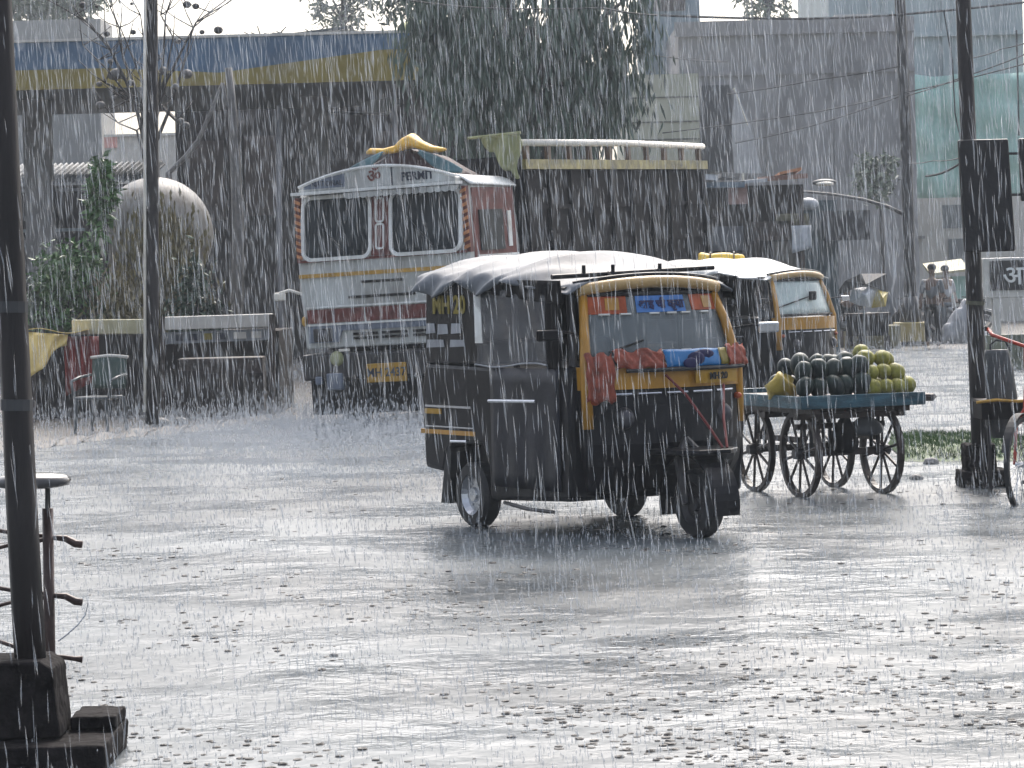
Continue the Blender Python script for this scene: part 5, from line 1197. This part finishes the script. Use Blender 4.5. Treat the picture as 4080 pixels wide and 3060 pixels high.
# tall building with teal netting
TB = M('tall_building_render', (0.36, 0.42, 0.43), 0.6, var=0.28, scale=0.9, stretch=(1, 1, .2))
Yt = 96.0
b2, ob2 = base_thing('tall_building', 'tall pale grey building at the right with teal safety netting on its lower floors', 'building', 3800, Yt)
lo, hi = gspan(3285, 4060, -700, Yt, 10, ob2); MB().span(lo, hi).build('wall', TB, b2)
NET = M('teal_netting', (0.34, 0.53, 0.48), 0.65, var=0.25, scale=0.9, stretch=(1.5, 1, .25))
a = P(3590, 800, Yt - 1) - ob2; b_ = P(4300, 285, Yt - 1) - ob2
MB().grid(lambda u, v: (a.x + (b_.x - a.x) * u, -1.0 + 0.25 * math.sin(u * 25 + v * 3) + .10 * math.sin(v * 20 + u * 7), a.z + (b_.z - a.z) * v + .03 * math.sin(u * 20)), 40, 16).build('netting', NET, b2, smooth=True, solid=0.02)
for x in (3480, 3760): 
    c = P(x, 500, Yt) - ob2; MB().span((c.x, -.15, 0), (c.x + .25, -.003, hi[2] * .95)).build('pilaster', TB, b2)
for y in (150, -60): c = P(3600, y, Yt).z; MB().span((lo[0] + .3, -.2, c), (hi[0] - .02, -.004, c + .14)).build('floor_band', TB, b2)
a = P(3310, 85, Yt) - ob2; b_ = P(3460, 68, Yt) - ob2; MB().span((a.x, -1.2, a.z), (b_.x, -.21, b_.z)).build('balcony', DIRTYW, b2)
gw, ogw = base_thing('boundary_building', 'low cream shop block under the teal netting with a grey roller shutter', 'building', 3750, 88)
lo, hi = gspan(3290, 4300, 800, 88, 5, ogw); MB().span(lo, hi).build('wall', M('cream_block', (0.52, 0.5, 0.45), 0.6, var=0.15, scale=.6), gw)
GSH = M('grey_shutter', (0.3, 0.31, 0.34), 0.45, var=0.1, stretch=(.3, .3, 6))
def patch(o_, par, Y, x0, y0, x1, y1, nm, mt, d=.06):
    a = P(x0, y1, Y) - o_; b_ = P(x1, y0, Y) - o_; return MB().span((a.x, -d, max(a.z, 0.01 - o_.z)), (b_.x, .02, b_.z)).build(nm, mt, par)
patch(ogw, gw, 88, 3420, 965, 3660, 1215, 'shutter', GSH); patch(ogw, gw, 88, 3400, 940, 3680, 958, 'lintel', CONC, .3)
patch(ogw, gw, 88, 3755, 815, 3850, 910, 'window', M('dull_window', (0.13, 0.145, 0.15), 0.3)); patch(ogw, gw, 88, 3780, 950, 3840, 1060, 'window', M('dull_window', (0.13, 0.145, 0.15)))
patch(ogw, gw, 88, 3340, 960, 3400, 1200, 'green_poster', M('teal_poster', (0.2, 0.32, 0.28), 0.5, var=.4, scale=2))
# hazy tree by the street lamp
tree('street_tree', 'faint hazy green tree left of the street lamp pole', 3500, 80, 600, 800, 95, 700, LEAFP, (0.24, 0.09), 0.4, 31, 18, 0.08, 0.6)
# market stalls
Yk = 56.0
mk, om = base_thing('market_stall', 'dark market stall with a cluttered flat roof of sheets and cloths', 'stall', 3000, Yk)
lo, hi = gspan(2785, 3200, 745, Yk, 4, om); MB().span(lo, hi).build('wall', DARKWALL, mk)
pk_ = []
rgk = random.Random(5)
RUSTS = M('rust_sheet', (0.2, 0.1, 0.07), 0.5, var=.5, scale=2); PAPER = M('pale_sheet', (0.4, 0.42, 0.45), 0.45, var=.3)
for (x0, x1, y, h, mt, tilt) in ((2785, 2960, 738, .1, M('blue_sheet', (0.12, 0.16, 0.2), .4), .02), (2960, 3070, 718, .06, PAPER, -.06), (3050, 3210, 705, .09, RUSTS, -.05), (2800, 2850, 712, .1, PAPER, .1), (2870, 2950, 700, .08, CONC, .05), (3100, 3190, 690, .05, TAWNY, -.2)):
    a = P(x0, y, Yk) - om; b_ = P(x1, y, Yk) - om
    MB().box(((a.x + b_.x) / 2, .6 + rgk.uniform(-.2, .2), a.z), (b_.x - a.x, 2.2, h), ry=tilt, rx=rgk.uniform(-.03, .03)).build('roof_sheet', mt, mk)
for (x, y0, y1, w_, mt) in ((2830, 760, 870, 70, BROWNWALL), (2900, 735, 815, 75, M('pink_poster', (0.33, 0.22, 0.2), .5, var=.3)), (3000, 880, 960, 160, DARKWOOD), (2840, 900, 1000, 120, M('slate_goods', (0.07, 0.075, 0.085), .5, var=.5)), (3090, 850, 900, 130, M('ochre_goods', (0.11, 0.1, 0.06), .5, var=.5)), (3080, 960, 1080, 100, M('olive_goods', (0.06, 0.055, 0.045), .5, var=.5))):
    patch(om, mk, Yk, x, y0, x + w_, y1, 'goods_panel', mt, .12)
for x in (2800, 3010, 3190): c = P(x, 900, Yk) - om; MB().tube([(c.x, -.2, 0), (c.x, -.2, hi[2] - .05)], .05, 6).build('post', DARKWOOD, mk)
MB().grid(lambda u, v: (P(3150 + 75 * u, 880, Yk).x - om.x, -.25 + .05 * math.sin(u * 9), P(3150, 900 + 110 * v - 20 * u * v, Yk).z), 8, 6).build('hanging_cloth', PAPER, mk, smooth=True, solid=.02)
mk2, om2 = base_thing('market_stall', 'narrow teal-dark stall beside the tall street lamp with a black signboard', 'stall', 3280, 58)
lo, hi = gspan(3200, 3335, 800, 58, 3, om2); MB().span(lo, hi).build('wall', M('teal_dark_wall', (0.05, 0.075, 0.085), .5, var=.5, scale=2, stretch=(3, 3, .4)), mk2)
patch(om2, mk2, 58, 3280, 838, 3458, 960, 'signboard', M('charcoal_sign', (0.035, 0.035, 0.038), .5, var=.4), .3)
MB().ell(P(3220, 812, 57.6) - om2, (.2, .2, .12), 12, 8).build('roof_bundle', PAPER, mk2, smooth=True)
lw, olw = base_thing('low_wall', 'low mossy ochre wall at the far edge of the road', 'wall', 3500, 62)
lo, hi = gspan(3370, 3590, 1300, 62, .5, olw); MB().span(lo, hi).build('masonry', M('ochre_wall', (0.19, 0.17, 0.09), .6, var=.4, scale=2), lw, bevel=.03)
# umbrella
um, oum = base_thing('street_umbrella', 'tilted black umbrella with white and yellow panels over a street vendor', 'umbrella', 3440, 60)
for nm, mt, pp in (('black_panel', BOARDM, ((3330, 1180), (3370, 1120), (3430, 1092), (3535, 1090), (3540, 1165), (3500, 1150), (3440, 1140), (3390, 1150))), ('white_panel', WCL, ((3385, 1200), (3400, 1152), (3470, 1138), (3495, 1152), (3470, 1225), (3420, 1215))), ('yellow_panel', M('umbrella_yellow', (0.5, 0.4, 0.1), .45), ((3497, 1152), (3540, 1165), (3530, 1220), (3472, 1226)))):
    cen = Vector((0, 0, 0)); q_ = [P(x, y, 60) - oum for x, y in pp]
    c = sum(q_, Vector()) / len(q_); mb = MB(); n = len(q_)
    mb.add([(p.x, -.1 + .5 * abs(p.x), p.z) for p in q_] + [(c.x, -.35, c.z + .02)], [(i, (i + 1) % n, n) for i in range(n)]); mb.build(nm, mt, um, solid=.02)
MB().tube([(0, 0.05, 0), (0, .05, P(3440, 1110, 60).z)], .025, 6).build('pole', STEEL, um)
vb, ovb = base_thing('vendor_table', 'low dark vendor table under the tilted umbrella', 'table', 3450, 61)
MB().span((-.45, -.3, .7), (.45, .3, .76)).build('table_top', DARKWOOD, vb); MB().span((-.4, -.25, .3), (.4, .25, .7)).build('goods_box', INNER, vb)
for s in (-.4, .4): MB().span((s - .03, -.25, 0), (s + .03, .25, .3)).build('leg', DARKWOOD, vb)
# awning stall at right
aw, oaw = base_thing('awning_stall', 'small stall with a cream sloping awning and pale teal sheet near the motorbikes', 'stall', 3780, 74)
pz = [P(x, y, 74) - oaw for x, y in ((3695, 1095), (3850, 1075))]
MB().add([(pz[0].x, -.6, pz[0].z), (pz[1].x, -.6, pz[1].z), (pz[1].x, .8, pz[1].z + .25), (pz[0].x, .8, pz[0].z + .25)], [(0, 1, 2, 3)]).build('awning', CREAMB, aw, solid=.06)
patch(oaw, aw, 74, 3700, 1105, 3790, 1180, 'back_sheet', CREAMB); patch(oaw, aw, 74, 3791, 1100, 3850, 1190, 'teal_sheet', NET)
for p in pz: MB().tube([(p.x, -.5, 0), (p.x, -.5, p.z)], .03, 6).build('post', DARKM, aw)
# white van-like kiosk with black board at the right edge
kv, okv = base_thing('shop_sign', 'white-framed black shop board with white lettering at the right edge', 'shop sign', 4050, 48)
a = P(3920, 1190, 48) - okv; b_ = P(4330, 1018, 48) - okv
MB().span((a.x, 0, a.z), (b_.x, .3, b_.z)).build('frame', DIRTYW, kv, bevel=.02)
a2 = P(3945, 1158, 48) - okv; b2_ = P(4310, 1030, 48) - okv
pb_ = MB().span((a2.x, -.03, a2.z), (b2_.x, -.002, b2_.z)).build('board', M('black_signface', (0.02, 0.018, 0.018), .4, var=.3), kv)
text_mb('आमराई', .42, .004, face_m(((a2.x + b2_.x) / 2 + .05, -.034, (a2.z + b2_.z) / 2 - .02), (1, 0, 0), (0, 0, 1)), .004).build('lettering', WHITEP, pb_)
for x in (a.x + .15, b_.x - .2): MB().span((x, .02, 0), (x + .12, .2, a.z - .002)).build('post', DIRTYW, kv)
MB().span((a.x, -.1, 0), (b_.x, .018, .55)).build('planter', M('planter_green', (0.14, 0.15, 0.1), .6, var=.5, scale=3), kv)
# ------------------------------------------------------------------ people and motorbikes far right
SKIN = M('skin', (0.12, 0.07, 0.045), 0.5, var=0.1)
HAIR = M('hair', (0.012, 0.01, 0.01), 0.5)
def skin_mesh(name, joints, edges, mat, parent, sub=1):
    me = bpy.data.meshes.new(name); me.from_pydata([j[:3] for j in joints], edges, []); me.materials.append(mat)
    o = bpy.data.objects.new(name, me); COL.objects.link(o); o.parent = parent
    md = o.modifiers.new('skin', 'SKIN'); md.use_smooth_shade = True
    for i, j in enumerate(joints):
        sv = me.skin_vertices[0].data[i]; sv.radius = (j[3], j[3] if len(j) < 5 else j[4]); sv.use_root = (i == 0)
    sb_ = o.modifiers.new('sub', 'SUBSURF'); sb_.levels = sub; sb_.render_levels = sub
    return o
def person(label, loc, rz, pose, shirt, trousers, cap=None, scarf=None, k=1.0):
    t = thing('person', label, 'person', loc, (0, 0, rz)); t.scale = (k,) * 3
    if pose == 'stand':
        J = [(0, 0, .95, .13, .10), (0, 0, 1.15, .135, .1), (0, 0, 1.36, .16, .1), (0, 0, 1.47, .055), (0, .0, 1.53, .05), (0, .01, 1.62, .085, .09), (0, .01, 1.72, .075),
             (.19, 0, 1.40, .05), (.24, .02, 1.13, .042), (.22, .12, .90, .032), (.22, .15, .82, .035),
             (-.19, 0, 1.40, .05), (-.25, .02, 1.13, .042), (-.2, .14, .95, .032), (-.17, .2, .9, .035),
             (.1, 0, .86, .085), (.11, .03, .5, .06), (.12, 0, .1, .042), (.12, .14, .04, .04), (-.1, 0, .86, .085), (-.12, .0, .5, .06), (-.13, -.05, .1, .042), (-.13, .09, .04, .04)]
    else:
        J = [(0, 0, .12, .13, .11), (0, .02, .32, .135, .1), (0, .03, .52, .16, .1), (0, .03, .63, .055), (0, .04, .69, .05), (0, .05, .78, .085, .09), (0, .05, .88, .075),
             (.19, .03, .56, .05), (.25, .08, .3, .042), (.16, .28, .22, .032), (.12, .34, .2, .035),
             (-.19, .03, .56, .05), (-.25, .08, .3, .042), (-.16, .28, .22, .032), (-.12, .34, .2, .035),
             (.1, .1, .1, .085), (.12, .45, .12, .06), (.12, .45, -.28, .042), (.12, .58, -.33, .04), (-.1, .1, .1, .085), (-.12, .45, .12, .06), (-.12, .45, -.28, .042), (-.12, .58, -.33, .04)]
    E = [(0, 1), (1, 2), (2, 3), (3, 4), (4, 5), (5, 6), (2, 7), (7, 8), (8, 9), (9, 10), (2, 11), (11, 12), (12, 13), (13, 14), (0, 15), (15, 16), (16, 17), (17, 18), (0, 19), (19, 20), (20, 21), (21, 22)]
    skin_mesh('body', J, E, SKIN, t)
    ids = [0, 1, 2, 7, 8, 11, 12]; mp = {v: i for i, v in enumerate(ids)}
    skin_mesh('shirt', [tuple(J[i][:3]) + tuple(r + .018 for r in J[i][3:]) for i in ids], [(mp[a], mp[b]) for a, b in E if a in mp and b in mp], shirt, t)
    ids = [0, 15, 16, 17, 19, 20, 21]; mp = {v: i for i, v in enumerate(ids)}
    skin_mesh('trousers', [tuple(J[i][:3]) + tuple(r + .016 for r in J[i][3:]) for i in ids], [(mp[a], mp[b]) for a, b in E if a in mp and b in mp], trousers, t)
    h = J[6]
    MB().ell((h[0], h[1] - .015, h[2] - .02), (.095, .105, .09), 12, 8).build('cap' if cap else 'hair', cap or HAIR, t, smooth=True)
    hd = J[5]
    MB().ell((hd[0], hd[1] + .1, hd[2] - .02), (.015, .025, .02), 8, 6).build('nose', SKIN, t, smooth=True)
    if scarf: MB().lathe([(.07, 0), (.13, .0), (.14, .05), (.1, .1), (.07, .09), (.07, 0)], 14, 'z', (J[3][0], J[3][1], J[3][2] - .04)).build('scarf', scarf, t, smooth=True)
    return t
PINK = M('pink_cloth', (0.5, 0.22, 0.22), .6, var=.2); GREYCL = M('grey_cloth', (0.12, 0.13, 0.14), .6, var=.3); WCAP = M('white_cap', (0.6, 0.6, 0.62), .5)
m2 = Matrix.Translation(loc2) @ Matrix.Rotation(HEAD2, 4, 'Z')
person('passenger in a white cap and pink scarf sitting inside the white-roofed auto rickshaw', tuple(m2 @ Vector((0.12, -0.3, 0.74))), HEAD2 - R(90), 'sit', GREYCL, INNER, WCAP, PINK, 0.85)
person('driver in dark blue clothes behind the windscreen of the white-roofed auto rickshaw', tuple(m2 @ Vector((0.84, 0.0, 0.68))), HEAD2 - R(90), 'sit', M('navy_cloth', (0.02, 0.03, 0.05), .6), INNER, None, None, 0.85)
yp = thing('yellow_pennant', 'pale yellow wedge of plastic hanging inside the white-roofed auto rickshaw', 'plastic sheet', tuple(m2 @ Vector((0.0, -0.58, 1.36))), (0, 0, HEAD2))
MB().prism([(-0.02, 0.22), (0.24, 0.22), (0.14, -0.12), (0.02, -0.1)], 'y', -.006, .006).build('sheet', PALEYEL, yp)
sk = thing('yellow_sack', 'tied yellow sack lying on the white roof of the farther auto rickshaw', 'sack', tuple(m2 @ Vector((-0.1, 0.3, 1.79))), (0, 0, HEAD2 + R(35)))
MB().loft([[(x, .1 * k * math.cos(q_), .055 + .07 * k * math.sin(q_)) for q_ in [2 * math.pi * j / 12 for j in range(12)]] for (x, k) in ((-.3, .9), (-.27, 1.15), (-.2, .95), (-.15, .75), (-.1, .9), (0, 1.0), (.1, .9), (.15, .65), (.2, .7), (.26, .5), (.28, .2))]).build('bundle', M('yellow_sackcloth', (0.7, 0.47, 0.05), .45, var=.2, scale=6), sk, smooth=True)
for x in (-.15, .15): MB().lathe([(.07, -.008), (.085, -.008), (.085, .008), (.07, .008)], 14, 'x', (x, 0, .055)).build('tie', DARKWOOD, sk)

def gpos(px, Y): v = P(px, 1200, Y); return (v.x, Y, 0)
person('faint standing person in grey shirt beside the street lamp base', gpos(3715, 62), R(150), 'stand', GREYCL, INNER, None, None, .97)
person('faint standing person in a pale shirt among the parked motorbikes', gpos(3768, 66), R(215), 'stand', M('pale_shirt', (0.35, 0.36, 0.38), .6), GREYCL, None, None, .95)
person('vendor sitting hunched beneath the tilted black umbrella', (P(3370, 1200, 61.5).x, 61.5, .42), R(200), 'sit', INNER, GREYCL, None, None, .95)
def motorbike(label, loc, rz, col):
    t = thing('motorbike', label, 'motorbike', loc, (0, R(6), rz))
    for x in (-.62, .62):
        w_ = MB(); w_.ring(.3, .1, .07, 24, 'y'); wo_ = w_.build('wheel', RUBBER, t, loc=(x, 0, .3))
        s_ = MB().ring(.235, .05, .02, 20, 'y')
        for k in range(6): a = math.pi * k / 3; s_.tube([(0, 0, 0), (.22 * math.cos(a), 0, .22 * math.sin(a))], .012, 4)
        s_.build('rim', STEEL, wo_)
    MB().loft([[(x, y * w_, z + h * (1 - y * y)) for y in (-1, -.5, 0, .5, 1)] + [(x, w_ * .7, z - .1), (x, -w_ * .7, z - .1)] for x, w_, z, h in ((.02, .07, .72, .02), (.12, .13, .78, .1), (.3, .14, .82, .1), (.42, .08, .84, .05))]).build('tank', col, t, smooth=True)
    MB().loft([[(x, y * w_, z) for y in (-1, 0, 1)] + [(x, w_, z - .07), (x, -w_, z - .07)] for x, w_, z in ((-.68, .09, .86), (-.4, .13, .82), (-.1, .12, .77), (.05, .08, .76))]).build('seat', RUBBER, t)
    MB().span((-.2, -.12, .28), (.25, .12, .6)).build('engine', DARKM, t, bevel=.04)
    MB().tube([(.62, .08, .3), (.42, .08, .88), (.38, .08, .98)], .02, 6).tube([(.62, -.08, .3), (.42, -.08, .88), (.38, -.08, .98)], .02, 6).build('fork', STEEL, t)
    MB().tube([(.24, -.36, 1.0), (.36, -.12, 1.0), (.36, .12, 1.0), (.24, .36, 1.0)], .015, 6).build('handlebar', DARKM, t)
    MB().ell((.5, 0, .9), (.08, .09, .09), 12, 8).build('headlight', LENS, t, smooth=True)
    MB().ring(.35, .12, .02, 16, 'y', (-.62, 0, .3), R(30), R(170)).ring(.35, .12, .02, 16, 'y', (.62, 0, .3), R(20), R(150)).build('mudguard', col, t)
    MB().tube([(-.6, -.12, .35), (.1, -.14, .28)], .035, 6).build('exhaust', STEEL, t)
    return t
motorbike('dark motorbike parked just right of the street lamp base', gpos(3700, 65.5), R(70), DARKM)
motorbike('motorbike with a pale mudguard parked farther right beneath the cream awning', gpos(3820, 66), R(160), M('silver_paint', (.3, .31, .33), .3, metal=.3))
motorbike('black scooter-like motorbike parked behind the umbrella vendor', gpos(3385, 66), R(120), BLACK)

motorbike('motorbike with a dull red tank parked behind the street lamp base', gpos(3660, 67), R(100), M('dull_red', (0.1, 0.03, 0.03), .4))
motorbike('grey motorbike half hidden behind the right-hand pole', gpos(3870, 67), R(60), M('grey_paint', (0.12, 0.12, 0.13), .4))
def heap(label, px, Y, w_, h_, mat):
    p = gpos(px, Y); t = thing('covered_heap', label, 'covered goods', p)
    def fn(u, v):
        a, b_ = -1 + 2 * u, -1 + 2 * v
        return (a * w_, b_ * w_ * .5, max(0.0, h_ * (1 - abs(a) ** 2.6) * (1 - abs(b_) ** 3) * (1 + .18 * math.sin(a * 5 + 1) + .1 * math.sin(a * 13 + b_ * 4))))
    MB().grid(fn, 24, 12).build('cover', mat, t, smooth=True, solid=.02)
heap('low heap under a pale plastic cover beside the parked motorbikes', 3835, 65, .55, .75, M('pale_cover', (0.3, 0.31, 0.33), .45, var=.3, scale=3))
heap('dark covered heap at the foot of the tall street lamp', 3590, 65, .5, .7, INNER)
heap('greyish covered heap between the umbrella and the street lamp', 3530, 66, .4, .9, M('grey_cover', (0.12, 0.125, 0.13), .5, var=.4, scale=3))
heap('brown covered heap just left of the tilted umbrella', 3310, 64, .5, 1.0, M('brown_cover', (0.07, 0.05, 0.045), .5, var=.4, scale=3))
# ------------------------------------------------------------------ rain: falling drops, splashes and spray
RAINM = clear_mat('rain_water', (0.66, 0.69, 0.72), RAIN_CLEAR, rough=0.3, var=0.02)
def rain(n, y0, y1, wid, length, seed):
    rg = np.random.default_rng(seed)
    Y = rg.uniform(y0, y1, n)
    hw = (2040 + 120) / F * Y + 0.2
    X = rg.uniform(-1, 1, n) * hw
    zt = EYE + (1105 + 150) / F * Y; zb_ = np.maximum(0.0, EYE - (3060 - 1105 + 150) / F * Y)
    Z = zb_ + (zt - zb_) * rg.uniform(0, 1, n)
    Ln = rg.uniform(*length, n) * (0.5 + 0.7 * rg.random(n)); W = rg.uniform(*wid, n) * 0.5
    sl = R(3.0) + rg.normal(size=n) * R(3.5); sy = rg.normal(size=n) * R(4)
    d = np.stack([np.sin(sl), np.sin(sy), -np.cos(sl) * np.cos(sy)], 1)
    c = np.stack([X, Y, Z], 1); top = c - d * Ln[:, None] * .5; bot = c + d * Ln[:, None] * .5
    bot[:, 2] = np.maximum(bot[:, 2], 0.01); top[:, 2] = np.maximum(top[:, 2], 0.03)
    mid = top + (bot - top) * 0.62
    ph = rg.uniform(0, 6.28, n)
    def off(a): return np.stack([np.cos(ph + a) * W, np.sin(ph + a) * W, np.zeros(n)], 1)
    V = np.stack([top, mid + off(0), mid + off(2.094), mid + off(4.189), bot], 1).reshape(-1, 3)
    b_ = np.arange(n)[:, None] * 5
    Fc = np.concatenate([b_ + np.array([[0, 1, 2]]), b_ + np.array([[0, 2, 3]]), b_ + np.array([[0, 3, 1]]), b_ + np.array([[4, 2, 1]]), b_ + np.array([[4, 3, 2]]), b_ + np.array([[4, 1, 3]])])
    return V, Fc
VV, FF, o_ = [], [], 0
for args in RAIN:
    V, Fc = rain(*args); VV.append(V); FF.append(Fc + o_); o_ += len(V)
soup('rain', np.concatenate(VV), np.concatenate(FF), RAINM, kind='stuff')

WATER = M('splash_water', (0.035, 0.033, 0.032), 0.4, var=0.4, scale=2, spec=0.15)
def splashes(n, py0, py1, seed, rad, hgt, m=7):
    rg = np.random.default_rng(seed)
    py = py0 + (py1 - py0) * rg.uniform(0, 1, n) ** 0.85; px = rg.uniform(-60, 4140, n)
    c = np.array([tuple(G(float(a), float(b_))) for a, b_ in zip(px, py)]); keep_ = c[:, 1] > 5
    # patchy: fewer where slow noise is low
    nz = np.sin(c[:, 0] * 1.7 + 3) * np.sin(c[:, 1] * 0.9) + 0.6 * np.sin(c[:, 0] * 4.1 + c[:, 1] * 2.3)
    keep_ &= nz + rg.normal(size=n) * .35 > 0.1; c = c[keep_]; n = len(c)
    r0 = rg.uniform(*rad, n); h = rg.uniform(*hgt, n) * r0
    q_ = np.arange(m) * 2 * np.pi / m
    ring0 = np.stack([np.cos(q_), np.sin(q_)], 1)[None] * r0[:, None, None]
    jit = rg.uniform(.7, 1.25, (n, m))
    V0 = np.concatenate([c[:, None, :2] + ring0, np.full((n, m, 1), 0.002)], 2)
    V1 = np.concatenate([c[:, None, :2] + ring0 * rg.uniform(.7, 1.0, (n, m, 1)), (0.004 + h[:, None] * jit)[:, :, None]], 2)
    V2 = np.concatenate([c[:, None, :2] + ring0 * .5, np.full((n, m, 1), 0.0045)], 2)
    V = np.concatenate([V0, V1, V2], 1).reshape(-1, 3); b_ = np.arange(n)[:, None] * 3 * m
    fs = []
    for k in (0, m):
        for j in range(m): fs.append(b_ + np.array([[k + j, k + (j + 1) % m, k + m + (j + 1) % m, k + m + j]]))
    return V, np.concatenate(fs)
VV, FF, o_ = [], [], 0
for args in SPLASH:
    V, Fc = splashes(*args); VV.append(V); FF.append(Fc + o_); o_ += len(V)
soup('splash', np.concatenate(VV), np.concatenate(FF), WATER, kind='stuff')
# spray: fine droplets thrown up low over the water
SPRAYM = clear_mat('spray_water', (0.55, 0.58, 0.61), 0.7, rough=0.3, var=0.02)
def spray(n, seed):
    rg = np.random.default_rng(seed); Y = rg.uniform(9, 62, n); X = rg.uniform(-1, 1, n) * (2100 / F * Y)
    Z = 0.004 + rg.exponential(0.05, n) * np.minimum(1.6, Y / 18)
    k = n // 3                                       # thrown up thickest where the lorry and stalls shed water
    Y[:k] = np.clip(rg.normal(32.5, 4.0, k), 20, 46); X[:k] = (rg.normal(1300, 480, k) - CX) / F * Y[:k]; Z[:k] = 0.004 + rg.exponential(0.10, k)
    s = rg.uniform(0.0025, 0.005, n) * (0.6 + Y / 30); L_ = s * rg.uniform(1.5, 6, n)
    c = np.stack([X, Y, Z], 1); z0 = np.zeros(n)
    V = np.stack([c + np.stack([s, z0, z0], 1), c + np.stack([-s * .5, s * .87, z0], 1), c + np.stack([-s * .5, -s * .87, z0], 1), c + np.stack([z0, z0, L_], 1), c - np.stack([z0, z0, np.minimum(L_, Z * .9)], 1)], 1).reshape(-1, 3)
    b_ = np.arange(n)[:, None] * 5
    Fc = np.concatenate([b_ + np.array([t_]) for t_ in ([3, 0, 1], [3, 1, 2], [3, 2, 0], [4, 1, 0], [4, 2, 1], [4, 0, 2])]); return V, Fc
V, Fc = spray(SPRAY_N, 9); soup('spray', V, Fc, SPRAYM, kind='stuff')
